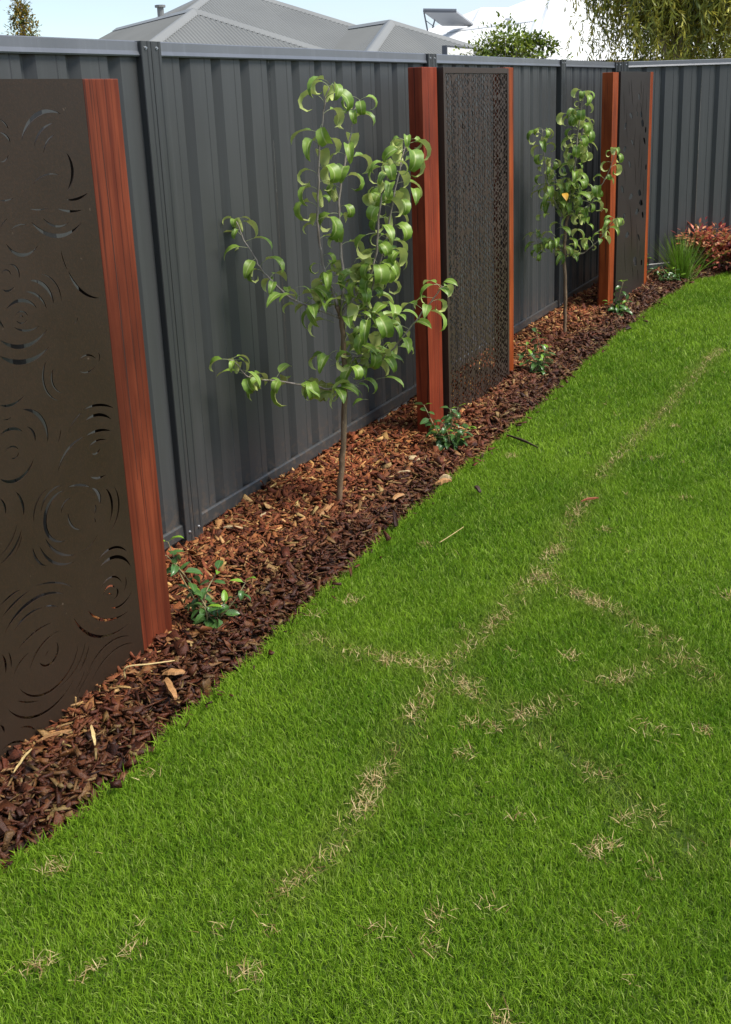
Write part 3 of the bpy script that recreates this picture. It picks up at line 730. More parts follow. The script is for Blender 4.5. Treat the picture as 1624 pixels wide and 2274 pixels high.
for x0, x1, y0, y1, dens, ln, wd in zones:
    p = sample_lawn(int((x1 - x0) * (y1 - y0) * dens), x0, x1, y0, y1); n = len(p)
    ds = near_min(p, seam_pts); dp = near_min(p, spot_pts); ln_ = lownoise(p[:, 0], p[:, 1])
    dry = np.clip(1 - ds / .04, 0, 1) * .6 + np.clip(1 - dp / .045, 0, 1) * .5
    keep = rng.uniform(0, 1, n) > dry * .8
    p, ds, dp, ln_, dry = p[keep], ds[keep], dp[keep], ln_[keep], dry[keep]; n = len(p)
    t = np.clip(.42 + .34 * ln_ + .22 * lownoise(p[:, 0] * 5.1 + 3, p[:, 1] * 4.7) + rng.normal(0, .26, n), 0, 1)[:, None]
    c = np.array([(0.092, 0.200, 0.009)]) * (1 - t) + np.array([(0.255, 0.400, 0.028)]) * t
    pale = rng.uniform(0, 1, n) < .10; c[pale] = np.array([0.33, 0.44, 0.09]) * rng.uniform(.8, 1.1, (pale.sum(), 1))
    y_ = np.clip(1 - ds / .10, 0, 1) * rng.uniform(0, 1, n); c = c * (1 - .6 * y_[:, None]) + np.array([0.26, 0.27, 0.06]) * (.6 * y_[:, None])
    v, tri, cc = blades(n, p, ln, wd, c)
    VV.append(v); TT.append(tri + off); CC.append(cc); off += len(v)
# fringe hanging over the edge of the bed
ey = np.concatenate([rng.uniform(.6, 4.5, 5200), rng.uniform(4.5, 9.3, 3200)]); ep = np.stack([edge_x(ey) + rng.uniform(-.012, .03, len(ey)), ey], 1)
t = rng.uniform(0, 1, (len(ey), 1)); c = np.array([(0.092, 0.200, 0.009)]) * (1 - t) + np.array([(0.255, 0.400, 0.028)]) * t
v, tri, cc = blades(len(ey), ep, .038, .0028, c, .2, 1.4); VV.append(v); TT.append(tri + off); CC.append(cc); off += len(v)
o = link("grass", big_mesh("grass", np.concatenate(VV), np.concatenate(TT), M_GRASS, np.concatenate(CC), True)); tag(o, "short bright green lawn grass beside the mulch bed", 'grass', kind='stuff')
# dead straw along the turf seams
P = []
for j, q in enumerate(seam_pts):
    main = j < 120
    P.append(q + rng.normal(0, .018 if main else .022, (34 if main else 14, 2)))
for j, q in enumerate(spot_pts): P.append(q + rng.normal(0, .016 if j < len(SPOTS) else .007, (64 if j < len(SPOTS) else 10, 2)))
P = np.concatenate(P); sel = (lownoise(P[:, 0] * 6, P[:, 1] * 6) + rng.normal(0, .35, len(P)) > .12) | ((P[:, 1] > 3.9) & (rng.uniform(0, 1, len(P)) < .6)); P = P[sel & in_lawn(P[:, 0], P[:, 1])]
n = len(P); t = rng.uniform(0, 1, (n, 1)); c = np.array([(0.36, 0.24, 0.09)]) * (1 - t) + np.array([(0.66, 0.53, 0.27)]) * t; br = rng.uniform(0, 1, n) < .18; c[br] = (0.16, 0.085, 0.04)
v, tri, cc = blades(n, P, .025, .0017, c, .6, 1.58, .014, .25)
o = link("dry_grass", big_mesh("dry_grass", v, tri, M_DRY, cc)); tag(o, "straw coloured dead grass along the turf seams", 'dry grass', kind='stuff')

# ------------------------------------------------------------------ leaves
def leaf_mesh(name, petiole, length, width, curl, fold, start, wave, mat, nseg=7, sharp=1.0, twist=0.0):
    """blade that arches out from the petiole and curls down; +Z is the upper side"""
    pts = [(0.0, 0.0)]; ang = start; np_ = 3
    angs = []
    for k in range(np_):
        ang = start * (1 - (k + 1) / np_ * .75); pts.append((pts[-1][0] + math.cos(ang) * petiole / np_, pts[-1][1] + math.sin(ang) * petiole / np_)); angs.append(ang)
    b0 = len(pts) - 1; a = ang
    cen = [pts[-1]]; dirs = [a]
    for k in range(nseg):
        a -= curl / nseg * (0.6 + 0.8 * k / (nseg - 1)); cen.append((cen[-1][0] + math.cos(a) * length / nseg, cen[-1][1] + math.sin(a) * length / nseg)); dirs.append(a)
    v = []; f = []; mi = []; col = []
    # petiole as a thin three-sided tube
    rr = 0.0011 * max(.5, length / .1)
    for k, (x, z) in enumerate(pts):
        for q in range(3):
            t = q * 2.094; v.append((x, math.cos(t) * rr, z + math.sin(t) * rr)); col.append((1, 0, 0))
    for k in range(len(pts) - 1):
        for q in range(3): f.append((k * 3 + q, k * 3 + (q + 1) % 3, k * 3 + 3 + (q + 1) % 3, k * 3 + 3 + q)); mi.append(1)
    n0 = len(v)
    for k, ((x, z), d) in enumerate(zip(cen, dirs)):
        s = k / nseg; wv = width * .5 * (math.sin(math.pi * min(1, s ** .78)) ** .85) * (1 - .25 * sharp * s) + (.0008 if 0 < k < nseg else 0)
        nx, nz = -math.sin(d), math.cos(d)
        tw = twist * s
        for sgn, fr_ in ((-1, 1.0), (-1, .5), (0, 0), (1, .5), (1, 1.0)):
            off_ = wv * fr_; lift = off_ * math.sin(fold) + (wave * math.sin(s * 9 + sgn) * fr_ if 0 < k < nseg else 0)
            yy = sgn * off_ * math.cos(fold)
            lift += yy * tw
            v.append((x + nx * lift, yy, z + nz * lift)); col.append((fr_, 0, 0))
    for k in range(nseg):
        for q in range(4):
            a_ = n0 + k * 5 + q; f.append((a_, a_ + 5, a_ + 6, a_ + 1)); mi.append(0)
    return mesh(name, v, f, [mat, M_PETIOLE], True, mi, col)

def leaf_set(mat, scale=1.0):
    S = []
    for curl, st_, fo_, ln, wd_ in ((4.1, 1.0, .45, .125, .056), (3.5, .8, .35, .12, .060), (3.0, .9, .5, .115, .050), (4.5, .7, .4, .12, .052), (3.8, .5, .3, .105, .058), (2.6, 1.1, .6, .13, .054), (4.9, .9, .55, .11, .044), (3.3, .3, .2, .09, .046)):
        S.append(leaf_mesh("leaf", .038 * scale, ln * scale, wd_ * scale, curl, fo_, st_, .002 * scale, mat, twist=random.uniform(-.25, .25)))
    D = []
    for curl, st_, fo_, ln, wd_ in ((2.0, .7, .35, .10, .046), (1.5, .6, .25, .095, .050), (2.4, .9, .4, .105, .042), (1.8, .2, .3, .095, .047), (1.2, .4, .3, .09, .040), (2.2, .5, .7, .10, .050), (1.6, .9, .15, .08, .036), (2.8, .4, .45, .095, .044)):
        D.append(leaf_mesh("leaf", .034 * scale, ln * scale, wd_ * scale, curl, fo_, st_, .0015 * scale, mat, sharp=1.3, twist=random.uniform(-.3, .3)))
    return S, D
CURL, DROOP = leaf_set(M_PEAR)

def pear_tree(base_px, trunk, branches, label, clusters, leaf_scale, spacing, seed, yellow=None):
    rnd = random.Random(seed)
    b = gnd(*base_px, 0.0); root = empty("pear_tree", (b[0], b[1], 0)); tag(root, label, 'young tree', 'young pear trees in the mulch bed')
    D0 = math.hypot(b[0], b[1]); B0 = Vector((b[0], b[1], 0))
    def P(px, py, dd=0.0):
        q = at_dist(px, py, D0 + dd); return Vector(q) - B0
    tp = [P(*q) for q in trunk]; tp[0].z = -0.08
    tp = [Vector(q) for q in spline(tp, 30)]
    for k, q in enumerate(tp): q.x += .0022 * math.sin(k * 1.9); q.y += .0022 * math.sin(k * 2.7)
    r0, r1_ = trunk_r
    tm = MB(); tm.tube(tp, [(r0 + (r1_ - r0) * k / 29) * (1 + .10 * math.sin(k * 2.3) * (k % 3 == 0)) for k in range(30)], 8)
    tm.build("trunk", M_TRUNK, root, True)
    leaves = []
    for pts, dend, ra, style, dens in branches:
        n = len(pts); Q = [P(px, py, dend * (k / (n - 1)) ** 1.2) for k, (px, py) in enumerate(pts)]
        ns = max(10, int(n * 3)); C = [Vector(q) for q in spline(Q, ns)]
        for k, q in enumerate(C): q.x += .002 * math.sin(k * 2.1); q.z += .002 * math.sin(k * 1.3)
        bmh = MB(); bmh.tube(C, [ra * (1 - .62 * k / (ns - 1)) for k in range(ns)], 6); bmh.build("branch", M_TWIG, root, True)
        # leaf positions along the branch
        seg = [(C[i + 1] - C[i]).length for i in range(ns - 1)]; tot = sum(seg); s = tot * .10; az = rnd.uniform(0, 6.28)
        while s < tot:
            acc = 0
            for i in range(ns - 1):
                if acc + seg[i] >= s: break
                acc += seg[i]
            p = C[i].lerp(C[i + 1], (s - acc) / seg[i]); d = (C[i + 1] - C[i]).normalized(); fr_ = s / tot
            leaves.append((p, d, az, style, fr_)); az += 2.4 + rnd.uniform(-.5, .5); s += spacing / dens * rnd.uniform(.6, 1.4)
        for k in range(4): leaves.append((C[-1] - (C[-1] - C[-3]) * .08 * k, (C[-1] - C[-2]).normalized(), az + k * 1.6 + rnd.uniform(-.4, .4), style, 1.0))
    for (px, py, dd, n, sp_, style) in clusters:
        for k in range(n):
            p = P(px + rnd.gauss(0, sp_), py + rnd.gauss(0, sp_ * .8), dd + rnd.gauss(0, .05)); leaves.append((p, Vector((0, 0, 1)), rnd.uniform(0, 6.28), style, .5))
    rnd.shuffle(leaves)
    for k, (p, d, az, style, fr_) in enumerate(leaves[:298]):
        if style == 'c': me_ = rnd.choice(CURL if rnd.random() < .85 else DROOP)
        else: me_ = rnd.choice(DROOP if rnd.random() < .82 else CURL)
        o_ = link("leaf", me_, root); o_.location = p
        o_.rotation_euler = (rnd.gauss(0, .22), rnd.gauss(-.05, .22), az)
        sc = leaf_scale * rnd.choice((.62, .8, .92, 1.0, 1.06, 1.14)) * rnd.uniform(.92, 1.06) * (0.8 if fr_ > .97 else 1.0); o_.scale = (sc, sc, sc)
    if yellow:
        yl = leaf_mesh("leaf", .03, .085, .045, 1.1, .15, .2, .001, M_PEAR_Y)
        o_ = link("leaf", yl, root); o_.location = P(yellow[0], yellow[1], -.1); o_.rotation_euler = (.1, .1, -1.1); o_['label'] = 'single orange-yellow leaf'
    return root

trunk_r = (0.0125, 0.0095)
T1 = [(753, 1140), (753, 1117), (757, 1060), (761.7, 1002), (765, 915), (765, 828), (763.5, 779), (760, 716), (756.5, 702), (749, 680)]
B1 = [([(749, 680), (742, 653), (722, 605), (714.6, 567), (706, 508), (706, 455), (708, 396), (709, 333), (718, 257), (723, 218), (734, 189)], -.04, .0066, 'c', 1.0),
      ([(760, 716), (761, 660), (761.7, 605), (756.5, 539), (753, 466), (756.5, 417), (767, 354), (781, 288), (788, 246), (800, 222)], .10, .0062, 'c', 1.0),
      ([(757, 700), (780, 668), (805, 640), (826, 601), (837, 553), (840, 501), (847, 438), (856, 415), (866, 372)], -.10, .0060, 'c', 1.0),
      ([(767, 793), (797, 790), (812, 770), (814, 699), (826, 640), (848, 570), (862, 510), (874, 440), (892, 358), (903, 309)], .13, .0060, 'c', 1.35),
      ([(756, 708), (722, 692), (669, 674), (627, 647), (593, 612), (575, 591), (568, 574), (544, 536), (523, 487)], .08, .0050, 'd', 1.3),
      ([(764, 868), (722, 863), (701, 857), (652, 852), (589, 843), (558, 840), (537, 824), (526, 807), (512, 800)], -.14, .0048, 'd', 1.25),
      ([(766, 821), (800, 818), (833, 810), (854, 793), (875, 772), (910, 730), (934, 699), (962, 664), (983, 636)], -.10, .0048, 'd', 1.2)]
CL1 = [(835, 600, -.02, 16, 24, 'c'), (880, 420, .02, 8, 16, 'c'), (760, 870, -.02, 14, 26, 'd'), (815, 800, .0, 20, 30, 'd'), (840, 690, .02, 14, 22, 'd'), (715, 660, .03, 8, 24, 'd'), (785, 690, .0, 10, 24, 'd'), (800, 620, .06, 8, 20, 'd'), (730, 790, .06, 5, 18, 'd'), (740, 600, .05, 6, 22, 'd')]
pear_tree((753, 1128), T1, B1, "nearer young pear tree with curled leaves, between the first and middle screens", CL1, 1.04, .028, 11)

trunk_r = (0.0120, 0.0095)
T2 = [(1254, 752), (1254.5, 735), (1255, 700), (1256, 639), (1253, 569), (1255, 530), (1258, 500), (1262, 472)]
B2 = [([(1262, 472), (1267, 427), (1277, 366), (1281, 320), (1286, 275), (1291, 239), (1296, 206)], -.06, .0062, 'c', 1.6),
      ([(1258, 500), (1268, 440), (1272, 400), (1280, 350), (1290, 310), (1300, 270)], .12, .0058, 'c', 1.3),
      ([(1253, 487), (1229, 442), (1218, 412), (1211, 384), (1210, 350), (1205, 318), (1205, 287)], -.08, .0052, 'c', 1.2),
      ([(1257, 470), (1249, 433), (1238, 411), (1232, 381), (1222, 358)], .1, .0048, 'c', .9),
      ([(1262, 481), (1292, 472), (1314, 451), (1326, 427), (1341, 402), (1356, 372), (1365, 336)], -.10, .0052, 'c', .95),
      ([(1253, 566), (1292, 563), (1314, 548), (1338, 524), (1356, 499), (1369, 487)], -.12, .0046, 'd', .9),
      ([(1253, 560), (1232, 542), (1210, 541), (1197, 539), (1188, 518)], .05, .0046, 'd', 1.0)]
CL2 = [(1275, 420, 0, 20, 20, 'c'), (1290, 330, 0, 10, 12, 'c'), (1250, 470, 0, 18, 26, 'd'), (1245, 540, -.05, 26, 24, 'd'), (1215, 545, 0, 10, 14, 'd'), (1290, 480, 0, 12, 18, 'd'), (1230, 410, .05, 8, 16, 'd'), (1285, 255, 0, 8, 11, 'c')]
pear_tree((1254, 745), T2, B2, "farther young pear tree between the middle screen and the far corner screen", CL2, 1.02, .034, 23, (1252, 428))

# ------------------------------------------------------------------ small bed shrubs
def shrub_leaves(scale):
    mk = lambda c, f_, l, w_, mt: leaf_mesh("leaf", .006 * scale, l * scale, w_ * scale, c, f_, .45, .0008 * scale, mt, 5, .5)
    return ([mk(.7, .3, .042, .023, M_SHRUB), mk(1.2, .35, .045, .022, M_SHRUB), mk(.3, .25, .038, .022, M_SHRUB), mk(1.7, .4, .04, .021, M_SHRUB)],
            [mk(.5, .35, .036, .016, M_SHRUB_N), mk(1.0, .45, .032, .015, M_SHRUB_N)])
SH = shrub_leaves(1.0)
def shrub(px, py, stems, label, scale, seed, pairs=5, newp=.6, group='small glossy shrubs in the mulch bed', name="leafy_shrub", litter=8):
    rnd = random.Random(seed); b = gnd(px, py, 0.01); root = empty(name, (b[0], b[1], 0.0)); tag(root, label, 'shrub', group)
    D0 = math.hypot(b[0], b[1]); st = MB()
    for (tx, ty, dd, npair) in stems:
        tip = Vector(at_dist(tx, ty, D0 + dd)) - Vector((b[0], b[1], 0)); base = Vector((rnd.gauss(0, .012), rnd.gauss(0, .012), 0.0))
        mid = base.lerp(tip, .5) + Vector((rnd.gauss(0, .012), rnd.gauss(0, .012), .02))
        C = [Vector(q) for q in spline([base, mid, tip], 9)]; st.tube(C, [.0026 * scale * (1 - .5 * k / 8) for k in range(9)], 5)
        az = rnd.uniform(0, 3.14)
        for k in range(npair):
            t = .18 + .82 * k / max(1, npair - 1); i = min(7, int(t * 8)); p = C[i].lerp(C[i + 1], min(1, t * 8 - i))
            last = k == npair - 1
            for s in (0, math.pi):
                ms = SH[1] if (last and rnd.random() < newp) else SH[0]
                o_ = link("leaf", rnd.choice(ms), root); o_.location = p
                o_.rotation_euler = (rnd.gauss(0, .3), rnd.gauss(-.35 if last else .0, .3), az + s + rnd.gauss(0, .25)); q = scale * rnd.uniform(.75, 1.15); o_.scale = (q, q, q)
            az += 1.57 + rnd.gauss(0, .2)
    for k in range(litter):
        o_ = link("leaf", rnd.choice(SH[0]), root); a = rnd.uniform(0, 6.28); o_.location = (math.cos(a) * rnd.uniform(0, .05), math.sin(a) * rnd.uniform(0, .05), rnd.uniform(.01, .06)); o_.rotation_euler = (rnd.gauss(0, .3), rnd.gauss(.1, .35), a); o_.scale = (scale,) * 3
    st.build("stems", M_STEM, root, True)
    return root
shrub(470, 1385, [(372, 1235, .03, 6), (374, 1204, .06, 5), (430, 1305, .05, 4), (483, 1268, .10, 5), (545, 1295, .02, 5), (455, 1350, -.05, 3), (500, 1345, -.03, 3)], "small shrub with lime shoots beside the base of the ripple screen's post", 1.3, 3)
shrub(1000, 995, [(942, 900, .06, 6), (958, 945, .04, 5), (1000, 908, .10, 7), (1018, 905, .06, 6), (985, 940, 0, 5), (1040, 950, .02, 5), (1010, 960, -.05, 5), (975, 965, -.03, 4), (1030, 975, -.03, 4), (1045, 955, .08, 4)], "bushy small shrub at the foot of the middle screen's left post", 1.25, 5, litter=26)
shrub(1188, 832, [(1192, 740, .05, 6), (1170, 770, .03, 5), (1216, 775, .05, 5), (1180, 790, -.03, 4), (1205, 800, -.03, 4), (1160, 800, .0, 4)], "small shrub in the mulch between the middle screen and the farther tree", 1.4, 8, litter=16)
shrub(1374, 703, [(1384, 627, .06, 6), (1352, 672, .03, 5), (1392, 668, .05, 5), (1372, 675, -.03, 5), (1366, 690, -.03, 4), (1388, 690, .0, 4)], "small shrub standing in front of the far corner screen", 1.45, 12, litter=22)
shrub(1488, 628, [(1470, 590, .1, 4), (1500, 595, .1, 4), (1480, 605, -.05, 4), (1510, 612, -.05, 4), (1462, 612, .0, 3), (1495, 580, .25, 4), (1475, 618, -.1, 4), (1450, 600, .15, 4), (1485, 590, .2, 5)], "low grey-green groundcover plant left of the strappy grass tuft", 1.3, 14, newp=.3, litter=22)
shrub(1436, 606, [(1440, 566, .02, 4), (1434, 575, .02, 3)], "tiny bright sprig against the right post of the far screen", 1.5, 15, newp=1.0, litter=0)

# strappy tuft
b = gnd(1512, 622, 0.0); root = empty("strappy_tuft", (b[0], b[1], 0)); tag(root, "spiky green strappy grass tuft beside the red bush", 'grass tuft')
V = []; T = []; C = []
for k in range(420):
    az = random.uniform(0, 6.283); lean = abs(random.gauss(0, .36)) + .02; ln = random.uniform(.24, .47); wd = random.uniform(.0045, .0085)
    d = np.array([math.cos(az), math.sin(az), 0]); sd_ = np.array([-math.sin(az + .6), math.cos(az + .6), 0]) * wd * .5
    p = np.array([random.gauss(0, .03), random.gauss(0, .03), -.01]); a = lean; n0 = len(V); c = np.array((0.13, 0.235, 0.020)) * random.uniform(.7, 1.7)
    if random.random() < .12: c = np.array((0.22, 0.26, 0.08))
    for s in range(5):
        wv = sd_ * (1 - s / 4.0) ** .6 if s < 4 else sd_ * .05
        V += [p - wv, p + wv]; C += [c, c]
        p = p + (d * math.sin(a) + np.array([0, 0, math.cos(a)])) * ln / 4; a += random.uniform(.0, .13)
    for s in range(4): q = n0 + 2 * s; T += [(q, q + 1, q + 3), (q, q + 3, q + 2)]
link("blades", big_mesh("blades", V, T, M_FOL, C, True), root)

def leaf_cloud(n, centre_fn, size, aspect, colfn, droop=.4):
    """many small folded leaf faces (4 triangles) ; centre_fn(k)->(pos, outward dir)"""
    V = []; T = []; C = []
    for k in range(n):
        p, d = centre_fn(k); p = np.array(p, float)
        d = np.array(d, float) + np.random.default_rng(k).normal(0, .45, 3); d[2] -= droop; d /= np.linalg.norm(d) + 1e-9
        s = np.cross(d, (0.2, .1, 1)); s /= np.linalg.norm(s) + 1e-9; u = np.cross(s, d)
        l_ = size * random.uniform(.6, 1.25); w_ = l_ * aspect * .5; n0 = len(V); c = colfn(k, p)
        V += [p, p + d * l_ * .45 + s * w_ + u * w_ * .3, p + d * l_ * .5 - u * w_ * .1, p + d * l_ * .45 - s * w_ + u * w_ * .3, p + d * l_]; C += [c] * 5
        T += [(n0, n0 + 1, n0 + 2), (n0, n0 + 2, n0 + 3), (n0 + 1, n0 + 4, n0 + 2), (n0 + 2, n0 + 4, n0 + 3)]
    return V, T, C

# red nandina
b = gnd(1598, 600, 0.0); root = empty("red_bush", (b[0], b[1], 0)); tag(root, "low rounded bush with orange red leaves in front of the far fence", 'bush')
blobs = [(random.uniform(-.26, .30), random.uniform(-.20, .20), random.uniform(.08, .35)) for _ in range(46)]
def cen(k):
    q = blobs[k % len(blobs)]; g_ = np.array([random.gauss(0, .055), random.gauss(0, .055), random.gauss(0, .035)]); return np.array(q) + g_, g_ / .06 + np.array(q) * .8
def colr(k, p):
    r_ = random.random(); base = (0.5320, 0.1540, 0.0910) if r_ < .45 else (0.6300, 0.2940, 0.1400) if r_ < .68 else (0.3080, 0.0560, 0.0630) if r_ < .88 else (0.3640, 0.2520, 0.0840)
    return np.array(base) * random.uniform(.6, 1.2)
V, T, C = leaf_cloud(2200, cen, .058, .48, colr, .1)
o = link("foliage", big_mesh("foliage", V, T, M_FOL, C), root); o['kind'] = 'stuff'
st = MB()
for q in blobs: st.tube([(q[0] * .3, q[1] * .3, -.02), (q[0] * .7, q[1] * .7, q[2] * .6), q], [.005, .004, .002], 5)
st.build("stems", M_TRUNK, root)
b = gnd(1640, 596, 0.0); root = empty("crimson_bush", (b[0], b[1], 0)); tag(root, "deep crimson pink bush at the right edge beside the orange red bush", 'bush')
blobs = [(random.uniform(-.16, .16), random.uniform(-.16, .16), random.uniform(.06, .26)) for _ in range(20)]
V, T, C = leaf_cloud(700, cen, .05, .45, lambda k, p: np.array((0.33, 0.028, 0.065)) * random.uniform(.5, 1.2))
o = link("foliage", big_mesh("foliage", V, T, M_FOL, C), root); o['kind'] = 'stuff'
st = MB()
for q in blobs: st.tube([(q[0] * .3, q[1] * .3, -.02), q], [.004, .002], 5)
st.build("stems", M_TRUNK, root)

# ------------------------------------------------------------------ loose pieces one can point to
def piece_mat(name, c):
    mt, nt, b_ = new_mat(name); v = coords(nt, (60, 12, 60)); n1 = noise(nt, v, 3, 4)
    nt.links.new(ramp(nt, n1, [(0.3, tuple(x * .6 for x in c)), (0.7, tuple(min(1, x * 1.15) for x in c))]), b_.inputs["Base Color"]); b_.inputs["Roughness"].default_value = .65; bump(nt, b_, n1, .5, .003); return mt
M_OR = piece_mat("orange_wood", (0.38, 0.19, 0.07)); M_PA = piece_mat("pale_wood", (0.50, 0.37, 0.20)); M_RD = piece_mat("red_bark", (0.26, 0.07, 0.025)); M_ST = piece_mat("straw_wood", (0.58, 0.42, 0.18)); M_DK = piece_mat("dark_bark", (0.045, 0.022, 0.014))
def chip(a, b_, width, thick, mat, label, z=0.03, name="wood_chip", cat="wood chip"):
    """a split piece lying from image point a to image point b"""
    A = gnd(*a, z); B = gnd(*b_, z); c = (A + B) / 2; d = B - A; ln = np.linalg.norm(d[:2])
    n = 7; rnd = random.Random(int(a[0] * 7 + a[1])); V = []; F = []
    for k in range(n):
        t = k / (n - 1) - .5; w_ = width * .5 * (1 - abs(2 * t) ** 3 * .55) * rnd.uniform(.75, 1.15); h = thick * (1 - abs(2 * t) ** 2 * .5); off_ = rnd.gauss(0, width * .08); ar = .006 * math.cos(t * 3)
        V += [(t * ln, -w_ + off_, ar), (t * ln, -w_ * .6 + off_, h + ar), (t * ln, w_ * .5 + off_, h * rnd.uniform(.7, 1.1) + ar), (t * ln, w_ + off_, ar), (t * ln, off_, -h * .3 + ar)]
    for k in range(n - 1):
        for q in range(5): F.append((k * 5 + q, k * 5 + (q + 1) % 5, k * 5 + 5 + (q + 1) % 5, k * 5 + 5 + q))
    F += [(4, 3, 2, 1, 0), tuple((n - 1) * 5 + q for q in range(5))]
    me = mesh(name, V, F, mat); bmx = bmesh.new(); bmx.from_mesh(me); bmesh.ops.recalc_face_normals(bmx, faces=bmx.faces); bmx.to_mesh(me); bmx.free()
    o_ = link(name, me); o_.location = (c[0], c[1], z - .006); o_.rotation_euler = (rnd.gauss(0, .15), rnd.gauss(0, .08), math.atan2(d[1], d[0])); tag(o_, label, cat, 'larger loose wood pieces in the mulch' if cat == 'wood chip' else None); return o_
def twig(pts, rad, mat, label, z=0.035, name="twig"):
    Q = [gnd(px, py, z + dz) for px, py, dz in pts]; c = Q[0]; mbh = MB(); C = spline([q - c for q in Q], 12)
    mbh.tube(C, [rad * (1 - .4 * k / 11) for k in range(12)], 6); o_ = mbh.build(name, mat, None, True); o_.location = c; tag(o_, label, 'twig'); return o_
chip((706, 1146), (742, 1118), .030, .014, M_OR, "orange-yellow split chunk leaning left of the nearer tree's trunk base")
chip((783, 1140), (808, 1130), .016, .006, M_OR, "slim golden chip just right of the nearer tree's trunk base")
chip((965, 1071), (1002, 1066), .030, .012, M_OR, "thick two-toned orange and cream chip close to the lawn edge by the middle shrub")
chip((975, 1063), (1003, 1060), .016, .016, M_PA, "cream split face lying on the two-toned chip near the lawn edge", .040)
chip((905, 1009), (928, 1022), .046, .006, M_PA, "pale squarish chip in open mulch left of the middle screen's shrub")
chip((872, 1108), (896, 1094), .028, .008, M_OR, "golden chip midway between the nearer tree and the lawn edge")
chip((876, 1049), (912, 1046), .012, .006, M_PA, "narrow cream sliver above the golden chip, right of the nearer tree")
chip((363, 1488), (410, 1494), .030, .006, M_OR, "oval orange bark flake below the ripple screen's timber post")
chip((478, 1412), (536, 1370), .016, .010, M_RD, "long rust red splinter just below the shrub by the first screen")
chip((370, 1505), (392, 1548), .022, .012, M_OR, "upright reddish orange splinter under the oval bark flake")
chip((203, 1608), (212, 1650), .010, .006, M_ST, "straw yellow stick in the foreground mulch below the ripple screen")
chip((80, 1640), (160, 1622), .009, .006, M_OR, "orange stringy bark strip touching the bottom of the ripple screen")
chip((30, 1712), (70, 1660), .006, .005, M_ST, "straw strip leaning on the lower left of the ripple screen")
chip((490, 1168), (540, 1172), .016, .006, M_PA, "long pale sliver lying by the fence post's foot")
chip((578, 1148), (604, 1132), .014, .006, M_PA, "short cream sliver in the mulch near the fence base, left of the nearer tree")
chip((1290, 1112), (1330, 1102), .010, .006, M_RD, "brown bark strip lying on the lawn's dry seam")
chip((1056, 1078), (1066, 1090), .022, .008, M_DK, "small dark bark flake on the lawn right of the two-toned chip", .045)
chip((1125, 966), (1195, 990), .012, .010, M_DK, "dark stick poking from the mulch onto the lawn beside the middle screen")
twig([(278, 1508, -.02), (280, 1482, .02), (330, 1475, .02), (388, 1467, .005)], .0032, M_ST, "bent pale twig at the foot of the ripple screen")
twig([(976, 1205, .0), (1000, 1190, .012), (1030, 1170, .01)], .0018, M_ST, "thin dry twig lying on the lawn")

# ------------------------------------------------------------------ houses beyond the fence
def corr_mat(name, c, rough=.45):
    mt, nt, b_ = new_mat(name); n1 = noise(nt, coords(nt, (1, 1, 1)), .8, 4)
    nt.links.new(ramp(nt, n1, [(0.3, tuple(x * .92 for x in c)), (0.7, tuple(min(1, x * 1.06) for x in c))]), b_.inputs["Base Color"]); b_.inputs["Roughness"].default_value = rough; return mt
M_ROOFG = corr_mat("grey_roof_steel", (0.1658, 0.1675, 0.1581)); M_CAPG = corr_mat("grey_ridge_cap", (0.1913, 0.1938, 0.1870))
M_ROOFW = corr_mat("white_roof_steel", (0.80, 0.80, 0.79)); M_CAPW = corr_mat("white_ridge_cap", (0.74, 0.74, 0.74))
M_WALL = corr_mat("render_wall", (0.55, 0.52, 0.46), .8); M_WIN, _nt, _b = new_mat("window_glass"); _b.inputs["Base Color"].default_value = (.03, .04, .05, 1); _b.inputs["Roughness"].default_value = .08

def roof_face(poly, mat, name, parent, wave=.0762, amp=.016):
    """convex roof plane as corrugated sheet; first edge of poly is the eave"""
    P = [np.array(p, float) for p in poly]; u = P[1] - P[0]; L_ = np.linalg.norm(u); u /= L_
    nn = np.cross(u, P[2] - P[0]); nn /= np.linalg.norm(nn)
    if nn[2] < 0: nn = -nn
    v = np.cross(nn, u);
    if v[2] < 0: v = -v
    Q = [((p - P[0]) @ u, (p - P[0]) @ v) for p in P]
    us_ = [q[0] for q in Q]; u0, u1 = min(us_), max(us_); n = int((u1 - u0) / (wave / 4)); V = []; F = []
    rows = []
    for k in range(n + 1):
        x = u0 + 1e-4 + (u1 - u0 - 2e-4) * k / n; lo, hi = 1e9, -1e9
        for i in range(len(Q)):
            (xa, ya), (xb, yb) = Q[i], Q[(i + 1) % len(Q)]
            if (xa - x) * (xb - x) <= 0 and abs(xa - xb) > 1e-9:
                y = ya + (yb - ya) * (x - xa) / (xb - xa); lo = min(lo, y); hi = max(hi, y)
        h = amp * math.sin(2 * math.pi * x / wave)
        V += [P[0] + u * x + v * lo + nn * h, P[0] + u * x + v * hi + nn * h]
    F = [(2 * k, 2 * k + 2, 2 * k + 3, 2 * k + 1) for k in range(n)]
    return link(name, mesh(name, V, F, mat, True), parent)

def cap(a, b_, mat, parent, w_=.16):
    a = np.array(a, float); b_ = np.array(b_, float); d = b_ - a; d /= np.linalg.norm(d); s = np.cross(d, (0, 0, 1)); s /= np.linalg.norm(s); up = np.cross(s, d)
    V = []
    for p in (a, b_): V += [p - s * w_ - up * w_ * .30, p - s * w_ * .15 + up * .035, p + s * w_ * .15 + up * .035, p + s * w_ - up * w_ * .30]
    return link("ridge_cap", mesh("ridge_cap", V, [(0, 1, 5, 4), (1, 2, 6, 5), (2, 3, 7, 6)], mat), parent)

